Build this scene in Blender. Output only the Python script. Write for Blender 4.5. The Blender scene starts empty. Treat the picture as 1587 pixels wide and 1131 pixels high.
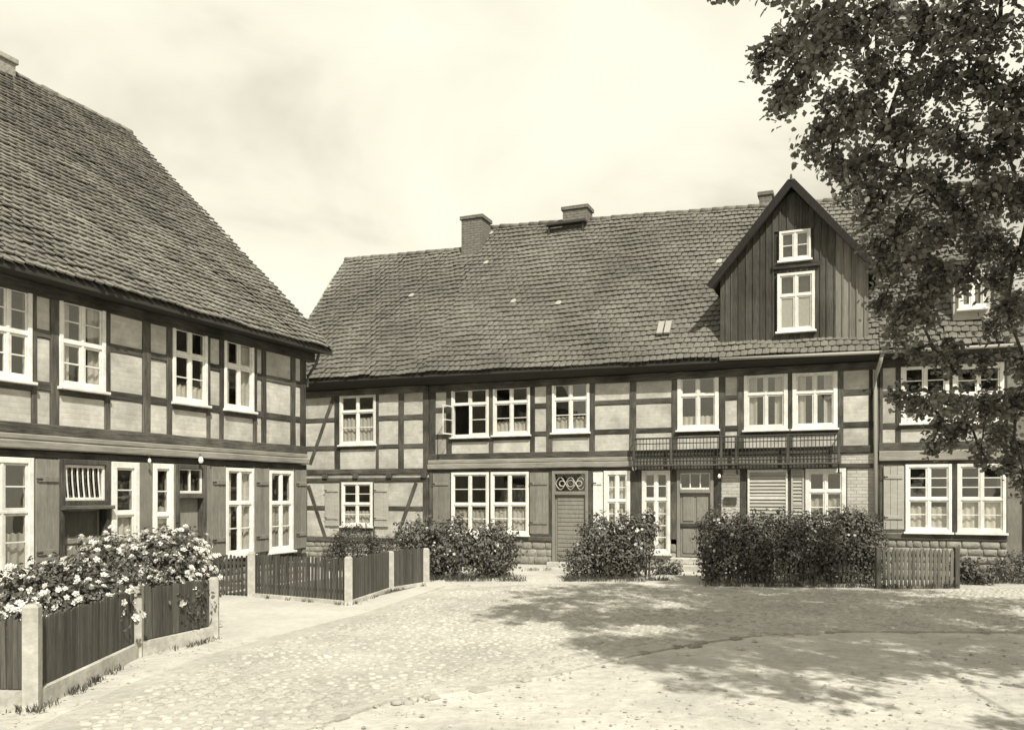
import bpy, math, random
import numpy as np
from mathutils import Vector, Matrix
random.seed(7); rng = np.random.default_rng(11)
scene = bpy.context.scene
C = scene.collection
R = math.radians

# ------------------------------------------------------------------ camera
FPX, CX, HY, EYE = 1300.0, 793.5, 765.0, 2.0         # focal length and horizon in photo pixels, eye height in m
cam_d = bpy.data.cameras.new('camera'); cam = bpy.data.objects.new('camera', cam_d); C.objects.link(cam)
cam_d.sensor_width = 36.0; cam_d.lens = FPX / 1587.0 * 36.0
cam_d.shift_y = (HY - 565.5) / 1587.0
cam_d.clip_start = 0.1; cam_d.clip_end = 3000
cam.location = (0, 0, EYE); cam.rotation_euler = (R(90), 0, 0)
scene.camera = cam

# ------------------------------------------------------------------ light
SUN_AZ, SUN_EL = R(19), R(49)                        # azimuth from "behind the camera" towards the right
to_sun = Vector((math.sin(SUN_AZ) * math.cos(SUN_EL), -math.cos(SUN_AZ) * math.cos(SUN_EL), math.sin(SUN_EL)))
sd = bpy.data.lights.new('sun', 'SUN'); sd.energy = 5.0; sd.angle = R(0.6); sd.color = (1.0, 0.965, 0.85)
sun = bpy.data.objects.new('sun', sd); C.objects.link(sun)
sun.rotation_euler = (-to_sun).to_track_quat('-Z', 'Y').to_euler(); sun.location = (5, -10, 20)

world = bpy.data.worlds.new('World'); scene.world = world; world.use_nodes = True
wn = world.node_tree; wn.nodes.clear()
def N(t, typ, **kw):
    n = t.nodes.new(typ)
    for k, v in kw.items():
        if k in n.inputs: n.inputs[k].default_value = v
        else: setattr(n, k, v)
    return n
wo = N(wn, 'ShaderNodeOutputWorld'); bg = N(wn, 'ShaderNodeBackground'); bg.inputs['Strength'].default_value = 0.1
sky = N(wn, 'ShaderNodeTexSky'); sky.sky_type = 'NISHITA'; sky.sun_disc = False
sky.sun_elevation = SUN_EL; sky.sun_rotation = math.atan2(to_sun.x, to_sun.y)
bw = N(wn, 'ShaderNodeRGBToBW'); wn.links.new(sky.outputs[0], bw.inputs[0])
tint = N(wn, 'ShaderNodeMix', data_type='RGBA', blend_type='MULTIPLY'); tint.inputs[0].default_value = 1
wn.links.new(bw.outputs[0], tint.inputs[6]); tint.inputs[7].default_value = (1.0, .95, .78, 1)
tc = N(wn, 'ShaderNodeTexCoord'); mp = N(wn, 'ShaderNodeMapping')
mp.inputs['Location'].default_value = (0.35, 0.1, 0.42); mp.inputs['Scale'].default_value = (1.0, 1.0, 1.9)
wn.links.new(tc.outputs['Generated'], mp.inputs[0])
nz = N(wn, 'ShaderNodeTexNoise', Scale=2.1, Detail=6.0, Roughness=.5, Distortion=.35); wn.links.new(mp.outputs[0], nz.inputs['Vector'])
rp = N(wn, 'ShaderNodeValToRGB'); wn.links.new(nz.outputs['Fac'], rp.inputs[0])
rp.color_ramp.elements[0].position = .41; rp.color_ramp.elements[0].color = (6.3, 5.95, 4.85, 1)
rp.color_ramp.elements[1].position = .60; rp.color_ramp.elements[1].color = (9.2, 9.0, 7.45, 1)
e = rp.color_ramp.elements.new(.50); e.color = (8.4, 8.1, 6.6, 1)
mx = N(wn, 'ShaderNodeMix', data_type='RGBA'); mx.inputs[0].default_value = .93
wn.links.new(tint.outputs[2], mx.inputs[6]); wn.links.new(rp.outputs[0], mx.inputs[7])
wn.links.new(mx.outputs[2], bg.inputs[0]); wn.links.new(bg.outputs[0], wo.inputs[0])

vs = scene.view_settings
vs.view_transform = 'Standard'; vs.look = 'None'; vs.exposure = 0.28; vs.gamma = 1.0; vs.use_curve_mapping = False
scene.cycles.max_bounces = 6; scene.cycles.transparent_max_bounces = 12
scene.cycles.caustics_reflective = False; scene.cycles.caustics_refractive = False

# ------------------------------------------------------------------ materials (a sepia print: every colour lies on one brown-grey ramp)
def sep(v):
    k = min(1.0, max(0.0, v / .8))
    return (v * (1.03 - .02 * k), v * (.975 + .015 * k), v * (.83 + .11 * k), 1)
MATS = {}
def mat(name, v, rough=.85, var=.25, scale=6.0, stretch=(1, 1, 1), bump=.3, bdist=.01, island=0.0, spec=.25, brick=None, trans=0.0, blotch=0.0, blotch_scale=.8, objvar=0.0):
    m = bpy.data.materials.new(name); m.use_nodes = True; t = m.node_tree; t.nodes.clear()
    out = N(t, 'ShaderNodeOutputMaterial'); p = N(t, 'ShaderNodeBsdfPrincipled', Roughness=rough)
    p.inputs['Specular IOR Level'].default_value = spec
    tc = N(t, 'ShaderNodeTexCoord'); mp = N(t, 'ShaderNodeMapping'); mp.inputs['Scale'].default_value = stretch
    geo = N(t, 'ShaderNodeNewGeometry'); COORD = geo.outputs['Position'] if island else tc.outputs['Object']
    t.links.new(COORD, mp.inputs[0])
    nz = N(t, 'ShaderNodeTexNoise', Scale=scale, Detail=7.0, Roughness=.62); t.links.new(mp.outputs[0], nz.inputs['Vector'])
    ra = N(t, 'ShaderNodeMapRange'); ra.inputs['From Min'].default_value = .3; ra.inputs['From Max'].default_value = .7
    ra.inputs['To Min'].default_value = 1 - var; ra.inputs['To Max'].default_value = 1 + var
    t.links.new(nz.outputs['Fac'], ra.inputs['Value']); f = ra.outputs[0]
    def mul(a, b):
        q = N(t, 'ShaderNodeMath', operation='MULTIPLY'); t.links.new(a, q.inputs[0]); t.links.new(b, q.inputs[1]); return q.outputs[0]
    if blotch:
        n2 = N(t, 'ShaderNodeTexNoise', Scale=blotch_scale, Detail=5.0, Roughness=.6); t.links.new(COORD, n2.inputs['Vector'])
        r2 = N(t, 'ShaderNodeMapRange'); r2.inputs['From Min'].default_value = .35; r2.inputs['From Max'].default_value = .65
        r2.inputs['To Min'].default_value = 1 - blotch; r2.inputs['To Max'].default_value = 1 + blotch
        t.links.new(n2.outputs['Fac'], r2.inputs['Value']); f = mul(f, r2.outputs[0])
    if island:
        g = N(t, 'ShaderNodeNewGeometry'); oi = N(t, 'ShaderNodeObjectInfo')
        ad = N(t, 'ShaderNodeMath', operation='ADD'); t.links.new(g.outputs['Random Per Island'], ad.inputs[0]); t.links.new(oi.outputs['Random'], ad.inputs[1])
        fr = N(t, 'ShaderNodeMath', operation='FRACT'); t.links.new(ad.outputs[0], fr.inputs[0])
        r3 = N(t, 'ShaderNodeMapRange'); r3.inputs['To Min'].default_value = 1 - island; r3.inputs['To Max'].default_value = 1 + island
        t.links.new(fr.outputs[0], r3.inputs['Value']); f = mul(f, r3.outputs[0])
    if objvar:
        ob = N(t, 'ShaderNodeObjectInfo'); r4 = N(t, 'ShaderNodeMapRange'); r4.inputs['To Min'].default_value = 1 - objvar; r4.inputs['To Max'].default_value = 1 + objvar
        t.links.new(ob.outputs['Random'], r4.inputs['Value']); f = mul(f, r4.outputs[0])
    hgt = nz.outputs['Fac']
    if brick:
        sp = N(t, 'ShaderNodeSeparateXYZ'); t.links.new(tc.outputs['Object'], sp.inputs[0])
        cb = N(t, 'ShaderNodeCombineXYZ'); t.links.new(sp.outputs[0], cb.inputs[0]); t.links.new(sp.outputs[2], cb.inputs[1])
        bt = N(t, 'ShaderNodeTexBrick', Scale=1.0); bt.inputs['Brick Width'].default_value = .26; bt.inputs['Row Height'].default_value = .083
        bt.inputs['Mortar Size'].default_value = .011; bt.inputs['Mortar Smooth'].default_value = .4
        bt.inputs['Color1'].default_value = (1.05,) * 3 + (1,); bt.inputs['Color2'].default_value = (.9,) * 3 + (1,); bt.inputs['Mortar'].default_value = (1 - brick,) * 3 + (1,)
        t.links.new(cb.outputs[0], bt.inputs['Vector']); f = mul(f, bt.outputs['Color'])
        inv = N(t, 'ShaderNodeMath', operation='MULTIPLY_ADD'); t.links.new(bt.outputs['Fac'], inv.inputs[0]); inv.inputs[1].default_value = -.8; t.links.new(nz.outputs['Fac'], inv.inputs[2]); hgt = inv.outputs[0]
    mixc = N(t, 'ShaderNodeMix', data_type='RGBA', blend_type='MULTIPLY'); mixc.inputs[0].default_value = 1
    mixc.inputs[6].default_value = sep(v); t.links.new(f, mixc.inputs[7]); t.links.new(mixc.outputs[2], p.inputs['Base Color'])
    if bump:
        b = N(t, 'ShaderNodeBump', Strength=bump, Distance=bdist); t.links.new(hgt, b.inputs['Height']); t.links.new(b.outputs[0], p.inputs['Normal'])
    if trans:
        tr = N(t, 'ShaderNodeBsdfTranslucent'); t.links.new(mixc.outputs[2], tr.inputs[0]); ms = N(t, 'ShaderNodeMixShader'); ms.inputs[0].default_value = trans
        t.links.new(p.outputs[0], ms.inputs[1]); t.links.new(tr.outputs[0], ms.inputs[2]); t.links.new(ms.outputs[0], out.inputs[0])
    else:
        t.links.new(p.outputs[0], out.inputs[0])
    MATS[name] = m; return m
mat('plaster', .44, .9, .10, 9, bump=.3, bdist=.006, brick=.05, blotch=.2, blotch_scale=1.7, objvar=.10)
mat('brick_white', .46, .9, .12, 10, bump=.6, bdist=.012, brick=.28, blotch=.14)
mat('plaster_wall', .33, .9, .12, 6, bump=.3, blotch=.15)
mat('timber_v', .070, .9, .5, 9, (4, 4, .35), .8, .012, blotch=.45, blotch_scale=1.1, objvar=.32)
mat('timber_h', .068, .9, .5, 9, (.35, 4, 4), .8, .012, blotch=.45, blotch_scale=1.1, objvar=.32)
mat('timber_pale', .24, .9, .3, 9, (.3, 5, 5), .5, .008, blotch=.2)
mat('soffit', .04, .95, .3, 8, (.3, 4, 4), .3)
mat('white_paint', .68, .6, .10, 16, bump=.25, spec=.35, blotch=.12, blotch_scale=3, objvar=.10)
mat('curtain', .66, .95, .1, 14, bump=.1, objvar=.22)
mat('shutter', .185, .75, .2, 10, (3, 3, .4), .3, blotch=.18, blotch_scale=1.5, objvar=.12)
mat('shutter_pale', .36, .8, .14, 10, (.4, 3, 3), .3, blotch=.15)
mat('door_paint', .21, .7, .18, 10, (3, 3, .4), .3, blotch=.15)
mat('door_dark', .075, .7, .25, 10, (3, 3, .4), .3, blotch=.15)
mat('tile', .165, .85, .28, 14, bump=.4, bdist=.006, island=.22, blotch=.22, blotch_scale=.9)
mat('tile_old', .125, .85, .25, 14, bump=.4, bdist=.006, island=.10, blotch=.26, blotch_scale=.42)
mat('tile_bright', .33, .8, .2, 14, bump=.3)
mat('underlay', .05, .95, .2, 5, bump=0)
mat('chimney_brick', .17, .95, .22, 9, bump=.8, bdist=.02, brick=.35)
mat('dormer_board', .062, .9, .4, 10, (5, 5, .3), .7, .01, island=.28, blotch=.25, blotch_scale=1.2)
mat('dormer_board_pale', .17, .9, .3, 10, (5, 5, .3), .6, .01, island=.2)
mat('fence_wood', .072, .9, .35, 10, (5, 5, .4), .6, .008, island=.3)
mat('fence_pale', .12, .9, .3, 10, (5, 5, .4), .5, .008, island=.3)
mat('concrete', .40, .92, .2, 12, bump=.7, bdist=.012, blotch=.24, blotch_scale=1.6)
mat('stone', .27, .92, .25, 9, bump=1, bdist=.03, island=.2, blotch=.15)
mat('mortar', .27, .95, .15, 14, bump=.5)
mat('sand', .43, .97, .14, 7, bump=.9, bdist=.03, blotch=.15, blotch_scale=.8)
mat('cobble_bed', .37, .97, .16, 9, bump=.9, bdist=.03, blotch=.15, blotch_scale=.8)
mat('weed', .11, .7, .2, 3, bump=0, island=.4, trans=.3)
mat('paving', .44, .95, .10, 7, bump=.4, bdist=.01, blotch=.08, blotch_scale=.8)
mat('soil', .12, .98, .3, 9, bump=.8, bdist=.04)
mat('cobble', .36, .9, .2, 13, bump=.6, bdist=.012, island=.16, blotch=.16, blotch_scale=.55)
mat('grit', .33, .95, .2, 12, bump=0, island=.3)
mat('kerb_stone', .27, .9, .2, 12, bump=.6, bdist=.015, island=.3)
mat('tarred_board', .02, .9, .4, 9, (4, 4, .6), .4)
mat('iron', .035, .6, .3, 20, bump=.2, spec=.4)
mat('zinc', .30, .6, .12, 10, (3, 3, .3), .15, spec=.4)
mat('porcelain', .8, .3, .02, 10, bump=0, spec=.5)
mat('bark', .06, .95, .4, 9, (4, 4, .6), 1, .03)
mat('leaf', .175, .42, .2, 3, bump=0, island=.5, trans=.4, spec=.5)
mat('leaf_bush', .12, .5, .2, 3, bump=0, island=.5, trans=.2, spec=.3)
mat('leaf_rose', .10, .62, .2, 3, bump=0, island=.5, trans=.22, spec=.3)
mat('leaf_fine', .09, .7, .2, 3, bump=0, island=.4, trans=.2)
mat('petal', .72, .8, .06, 10, bump=0, island=.12, trans=.2)
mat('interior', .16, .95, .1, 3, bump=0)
def glass():
    m = bpy.data.materials.new('glass'); m.use_nodes = True; t = m.node_tree; t.nodes.clear()
    out = N(t, 'ShaderNodeOutputMaterial'); tr = N(t, 'ShaderNodeBsdfTransparent'); tr.inputs[0].default_value = (.90, .895, .88, 1)
    gl = N(t, 'ShaderNodeBsdfGlossy', Roughness=.03); gl.inputs[0].default_value = (.95, .93, .86, 1)
    tc = N(t, 'ShaderNodeTexCoord'); nz = N(t, 'ShaderNodeTexNoise', Scale=3.0, Detail=1.0); t.links.new(tc.outputs['Object'], nz.inputs['Vector'])
    b = N(t, 'ShaderNodeBump', Strength=.12, Distance=.02); t.links.new(nz.outputs['Fac'], b.inputs['Height']); t.links.new(b.outputs[0], gl.inputs['Normal'])
    lw = N(t, 'ShaderNodeLayerWeight', Blend=.5); pw = N(t, 'ShaderNodeMath', operation='POWER'); t.links.new(lw.outputs['Facing'], pw.inputs[0]); pw.inputs[1].default_value = 4.0
    ad = N(t, 'ShaderNodeMath', operation='MULTIPLY_ADD'); t.links.new(pw.outputs[0], ad.inputs[0]); ad.inputs[1].default_value = .8; ad.inputs[2].default_value = .085
    ms = N(t, 'ShaderNodeMixShader'); t.links.new(ad.outputs[0], ms.inputs[0]); t.links.new(tr.outputs[0], ms.inputs[1]); t.links.new(gl.outputs[0], ms.inputs[2]); t.links.new(ms.outputs[0], out.inputs[0])
    MATS['glass'] = m
glass()

# ------------------------------------------------------------------ mesh helpers
class MB:
    def __init__(s): s.v = []; s.f = []
    def add(s, vs, fs):
        o = len(s.v); s.v += [tuple(p) for p in vs]; s.f += [tuple(i + o for i in q) for q in fs]; return s
    def box(s, x0, x1, y0, y1, z0, z1):
        return s.add([(x0, y0, z0), (x1, y0, z0), (x1, y1, z0), (x0, y1, z0), (x0, y0, z1), (x1, y0, z1), (x1, y1, z1), (x0, y1, z1)],
                     [(0, 3, 2, 1), (4, 5, 6, 7), (0, 1, 5, 4), (1, 2, 6, 5), (2, 3, 7, 6), (3, 0, 4, 7)])
    def cbox(s, x0, x1, y0, y1, z0, z1, c=.012):   # box with chamfered front (low y) edges
        return s.add([(x0, y1, z0), (x1, y1, z0), (x1, y1, z1), (x0, y1, z1), (x0, y0 + c, z0), (x1, y0 + c, z0), (x1, y0 + c, z1), (x0, y0 + c, z1),
                      (x0 + c, y0, z0 + c), (x1 - c, y0, z0 + c), (x1 - c, y0, z1 - c), (x0 + c, y0, z1 - c)],
                     [(0, 3, 2, 1), (0, 1, 5, 4), (1, 2, 6, 5), (2, 3, 7, 6), (3, 0, 4, 7), (4, 5, 9, 8), (5, 6, 10, 9), (6, 7, 11, 10), (7, 4, 8, 11), (8, 9, 10, 11)])
    def beam(s, p0, p1, w, y0, y1, c=.010, wob=.006):   # timber lying in the wall plane from (x,z) to (x,z)
        x0, z0 = p0; x1, z1 = p1; L = math.hypot(x1 - x0, z1 - z0); dx, dz = (x1 - x0) / L, (z1 - z0) / L; qx, qz = -dz, dx
        n = max(2, int(L / .7)); o = len(s.v); prof = [(-w / 2, y1), (-w / 2, y0 + c), (-w / 2 + c, y0), (w / 2 - c, y0), (w / 2, y0 + c), (w / 2, y1)]
        for i in range(n + 1):
            t = i / n * L; a = random.uniform(-wob, wob); b = random.uniform(-wob, wob) * .4; g = 1 + random.uniform(-.06, .06)
            for q, y in prof: s.v.append((x0 + dx * t + qx * (q * g + a), y + (b if y < y1 else 0), z0 + dz * t + qz * (q * g + a)))
        k = 6
        for i in range(n):
            for j in range(k): s.f.append((o + i * k + j, o + i * k + (j + 1) % k, o + (i + 1) * k + (j + 1) % k, o + (i + 1) * k + j))
        s.f.append(tuple(o + j for j in range(k))[::-1]); s.f.append(tuple(o + n * k + j for j in range(k))); return s
    def tube(s, pts, rad, k=8):
        pts = [Vector(p) for p in pts]; o = len(s.v); n = len(pts)
        rad = [rad] * n if isinstance(rad, (int, float)) else rad
        for i, p in enumerate(pts):
            d = (pts[min(i + 1, n - 1)] - pts[max(i - 1, 0)]).normalized(); a = d.orthogonal().normalized() if abs(d.z) > .95 else d.cross(Vector((0, 0, 1))).normalized(); b = d.cross(a)
            for j in range(k):
                t = 2 * math.pi * j / k; s.v.append(tuple(p + (a * math.cos(t) + b * math.sin(t)) * rad[i]))
        for i in range(n - 1):
            for j in range(k): s.f.append((o + i * k + j, o + i * k + (j + 1) % k, o + (i + 1) * k + (j + 1) % k, o + (i + 1) * k + j))
        s.f.append(tuple(o + j for j in range(k))[::-1]); s.f.append(tuple(o + (n - 1) * k + j for j in range(k))); return s
    def mesh(s, name='mesh', m=None):
        me = bpy.data.meshes.new(name); me.from_pydata(s.v, [], s.f); me.update()
        if m: me.materials.append(MATS[m])
        return me
    def build(s, name, m, parent=None, smooth=False, loc=None):
        return obj(name, s.mesh(name, m), parent, smooth, loc)
def obj(name, me, parent=None, smooth=False, loc=None):
    if smooth: me.polygons.foreach_set('use_smooth', [True] * len(me.polygons))
    o = bpy.data.objects.new(name, me); C.objects.link(o)
    if parent is not None: o.parent = parent
    if loc is not None: o.location = loc
    return o
def np_mesh(name, V, F, m, smooth=False):               # V (n,3), F (m,k)
    me = bpy.data.meshes.new(name); k = F.shape[1]
    me.vertices.add(len(V)); me.vertices.foreach_set('co', np.ascontiguousarray(V, dtype=np.float32).ravel())
    me.loops.add(F.size); me.loops.foreach_set('vertex_index', np.ascontiguousarray(F, dtype=np.int32).ravel())
    me.polygons.add(len(F)); me.polygons.foreach_set('loop_start', np.arange(0, F.size, k, dtype=np.int32))
    me.polygons.foreach_set('loop_total', np.full(len(F), k, dtype=np.int32))
    me.update(calc_edges=True); me.materials.append(MATS[m])
    if smooth: me.polygons.foreach_set('use_smooth', np.ones(len(F), dtype=bool))
    return me
def tag(o, label=None, cat=None, group=None, kind=None):
    if label: o['label'] = label
    if cat: o['category'] = cat
    if group: o['group'] = group
    if kind: o['kind'] = kind
    return o
def empty(name, loc, rz=0.0):
    o = bpy.data.objects.new(name, None); C.objects.link(o); o.location = loc; o.rotation_euler = (0, 0, rz); o.empty_display_size = .3; return o
def ground(px, py):                                    # a point of the level ground from where it shows in the photograph
    Y = FPX * EYE / (py - HY); return Vector(((px - CX) / FPX * Y, Y, 0))
def at(px, py, Y): return Vector(((px - CX) / FPX * Y, Y, EYE + (HY - py) / FPX * Y))
def to_px(p): return CX + FPX * p[0] / p[1], HY - FPX * (p[2] - EYE) / p[1]

class Plane:                                           # a vertical facade plane: t runs right along it, n faces the square
    def __init__(s, t, n, d): s.t = Vector(t + (0,)); s.n = Vector(n + (0,)); s.d = d
    def hit(s, px, off=0.0):
        k = (px - CX) / FPX; Y = (s.d + off) / (s.n.x * k + s.n.y); return Vector((k * Y, Y, 0))
    def u(s, px): return s.hit(px).dot(s.t)
    def z(s, px, py, off=0.0): return EYE + (HY - py) * s.hit(px, off).y / FPX
LEFT = Plane((.3818, .9243), (.9243, -.3818), -12.03)
MAIN = Plane((.9243, -.3816), (-.3816, -.9243), -22.30)

# ------------------------------------------------------------------ houses
class House:                                           # local x along the front, y into the house, z up
    def __init__(s, F, px0, name, label, cat='house'):
        s.F = F; s.u0 = F.u(px0); p = F.t * s.u0 + F.n * F.d
        s.e = empty(name, (p.x, p.y, 0), math.atan2(F.t.y, F.t.x)); tag(s.e, label, cat)
        s.M = Matrix.Translation((p.x, p.y, 0)) @ Matrix.Rotation(math.atan2(F.t.y, F.t.x), 4, 'Z'); s.holes = []
    def x(s, px): return s.F.u(px) - s.u0
    def z(s, px, py): return s.F.z(px, py)
    def W(s, p): return s.M @ Vector(p)
    def part(s, name, mb, m, smooth=False, parent=None, loc=None): return mb.build(name, m, parent or s.e, smooth, loc)
    def post(s, xa, xb, z0, z1, m='timber_v'):
        s.part('timber_post', MB().beam(((xa + xb) / 2, z0), ((xa + xb) / 2, z1), xb - xa, -.030 + random.uniform(-.003, .003), .13), m)
    def rail(s, xa, xb, z, w=.14, m='timber_h', z2=None, y=-.020, name='timber_rail'):
        s.part(name, MB().beam((xa, z), (xb, z if z2 is None else z2), w, y + random.uniform(-.002, .002), .125), m)
    def brace(s, p0, p1, w=.13): s.part('timber_brace', MB().beam(p0, p1, w, -.0255, .12), 'timber_v')
    def panel(s, xa, xb, z0, z1, m='plaster'):
        if xb - xa < .03 or z1 - z0 < .03: return
        y = random.uniform(-.004, .006); c = .014; b = .004
        mb = MB(); xs = [xa, xa + c, (xa + xb) / 2, xb - c, xb]; zs = [z0, z0 + c, (z0 + z1) / 2, z1 - c, z1]
        for j, zz in enumerate(zs):
            for i, xx in enumerate(xs):
                e = (i in (0, 4)) + (j in (0, 4)); mb.v.append((xx, y + (.014 if e else (0 if (i, j) != (2, 2) else -b)), zz))
        for j in range(4):
            for i in range(4): mb.f.append((j * 5 + i, j * 5 + i + 1, j * 5 + i + 6, j * 5 + i + 5))
        mb.box(xa, xb, y + .014, .11, z0, z1)
        s.part('infill_panel', mb, m)

def window(h, x0, x1, z0, z1, nu=1, nl=1, ft=.36, cols=2, fw=.075, sill=True, curtain=.5, y=-.045, leaf=False, m='white_paint', lace=False):
    W, H = x1 - x0, z1 - z0; mb = MB()
    mb.cbox(0, fw, y, .09, 0, H, .008).cbox(W - fw, W, y, .09, 0, H, .008).cbox(fw, W - fw, y + .003, .088, 0, fw, .008).cbox(fw, W - fw, y + .003, .088, H - fw, H, .008)
    w = h.part('window', mb, m, loc=(x0, 0, z0))
    mu = .055; sm = MB(); iw = W - 2 * fw; ih = H - 2 * fw; y1 = y + .028
    secs = [(fw, fw + ih)]
    if nu:
        zt = fw + ih * (1 - ft); secs = [(fw, zt - mu / 2, nl), (zt + mu / 2, fw + ih, nu)]; sm.cbox(fw, W - fw, y + .010, y1 + .05, zt - mu / 2, zt + mu / 2, .008)
    else: secs = [(fw, fw + ih, nl)]
    cw = (iw - mu * (cols - 1)) / cols; panes = []
    for c in range(cols):
        xa = fw + c * (cw + mu); xb = xa + cw
        if c: sm.cbox(xa - mu, xa, y + .014, y1 + .045, fw, fw + ih, .008)
        for (za, zb, n) in secs:
            st = .034; opened = leaf and c == 0 and za == fw
            if not opened:
                sm.cbox(xa, xa + st, y1, y1 + .04, za, zb, .006).cbox(xb - st, xb, y1, y1 + .04, za, zb, .006).cbox(xa + st, xb - st, y1 + .002, y1 + .038, za, za + st, .006).cbox(xa + st, xb - st, y1 + .002, y1 + .038, zb - st, zb, .006)
                ph = (zb - za - 2 * st) / n
                for i in range(n):
                    if i: sm.cbox(xa + st, xb - st, y1 + .004, y1 + .034, za + st + i * ph - .012, za + st + i * ph + .012, .004)
                    panes.append((xa + st - .004, xb - st + .004, za + st + i * ph + (.008 if i else -.004), za + st + (i + 1) * ph + (-.008 if i < n - 1 else .004)))
            else:                                      # casement standing open, hinged on the left, turned outwards
                lm = MB(); t = .034; L = cw; a = R(100); ca, sa = math.cos(a), math.sin(a)
                def turn(q): return [(xa + p[0] * ca, y - .002 - p[0] * sa - p[1] * .3, p[2]) for p in q]
                tmp = MB().box(0, st, 0, t, za, zb).box(L - st, L, 0, t, za, zb).box(st, L - st, 0, t, za, za + st).box(st, L - st, 0, t, zb - st, zb).box(st, L - st, .005, t - .005, (za + zb) / 2 - .012, (za + zb) / 2 + .012)
                lm.add(turn(tmp.v), tmp.f); lm.build('open_casement', m, w)
                tg = MB().box(st, L - st, .012, .016, za + st, zb - st); MB().add(turn(tg.v), tg.f).build('pane', 'glass', w)
    sm.build('sash', m, w)
    for (xa, xb, za, zb) in panes:
        t0, t1 = random.uniform(-.004, .004), random.uniform(-.004, .004); yy = y1 + .018
        MB().add([(xa, yy + t0, za), (xb, yy - t0, za), (xb, yy - t0 + t1, zb), (xa, yy + t0 + t1, zb), (xa, yy + .004 + t0, za), (xb, yy + .004 - t0, za), (xb, yy + .004 - t0 + t1, zb), (xa, yy + .004 + t0 + t1, zb)],
                 [(0, 1, 2, 3), (5, 4, 7, 6), (0, 3, 7, 4), (1, 5, 6, 2), (3, 2, 6, 7), (0, 4, 5, 1)]).build('pane', 'glass', w)
    if sill: MB().cbox(-.04, W + .04, y - .07, .05, -.05, -.003, .008).build('sill', m, w)
    if 0 < curtain < .8: curtain = max(.12, curtain + random.uniform(-.14, .12))
    if curtain:
        V = []; Fc = []; top = fw + ih * curtain if curtain < 1 else H - .05; side = []
        sheets = [(.05, W - .05, fw * .5, top)] if curtain < 1 else [(.04, W * .30, fw * .4, H - .06), (W * .70, W - .04, fw * .4, H - .06)]
        cm = MB()
        for (a, b, q0, q1) in sheets:
            n = max(8, int((b - a) / .03)); o = len(cm.v); ph = random.uniform(0, 6)
            for i in range(n + 1):
                xx = a + (b - a) * i / n; dy = .085 + .018 * math.sin(i * 1.35 + ph) + .01 * math.sin(i * .5)
                cm.v += [(xx, dy, q0), (xx, dy * .98, q1 - (.03 * abs(math.sin(i * .8)) if curtain < 1 else 0))]
            for i in range(n): cm.f.append((o + 2 * i, o + 2 * i + 2, o + 2 * i + 3, o + 2 * i + 1))
        cm.build('curtain', 'curtain', w, True)
    return w

def shutter(h, x0, x1, z0, z1, m='shutter', louvre=False, edge=None):
    W, H = x1 - x0, z1 - z0; n = max(2, round(W / .17)); mb = MB()
    s = None
    if louvre:
        mb.cbox(0, .05, -.075, -.035, 0, H, .006).cbox(W - .05, W, -.075, -.035, 0, H, .006).cbox(.05, W - .05, -.073, -.037, 0, .06, .006).cbox(.05, W - .05, -.073, -.037, H - .06, H, .006).cbox(.05, W - .05, -.073, -.037, H * .5 - .03, H * .5 + .03, .006)
        s = h.part('shutter', mb, edge or m, loc=(x0, 0, z0)); k = int((H - .12) / .085)
        for i in range(k):
            za = .06 + (H - .12) * i / k; zb = za + (H - .12) / k
            MB().add([(.05, -.072, za + .01), (W - .05, -.072, za + .01), (W - .05, -.040, zb - .002), (.05, -.040, zb - .002), (.05, -.060, za + .006), (W - .05, -.060, za + .006), (W - .05, -.030, zb - .012), (.05, -.030, zb - .012)],
                     [(0, 1, 2, 3), (5, 4, 7, 6), (0, 3, 7, 4), (1, 5, 6, 2), (3, 2, 6, 7), (0, 4, 5, 1)]).build('slat', m, s)
    else:
        s = h.part('shutter', MB().box(.004, W - .004, -.040, -.033, .008, H - .008), m, loc=(x0, 0, z0))
        for q in (.16, .80): MB().cbox(.03, W - .03, -.086, -.062, H * q, H * q + .09, .005).build('batten', m, s)
        for i in range(n):
            MB().cbox(W * i / n + .002, W * (i + 1) / n - .002, -.062 + random.uniform(-.003, .003), -.041, random.uniform(0, .006), H - random.uniform(0, .006), .006).build('board', m, s)
        for zz in (H * .16 + .045, H * .80 + .045): MB().box(-.012, .10, -.094, -.0865, zz - .012, zz + .012).build('hinge', 'iron', s)
    return s

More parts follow.
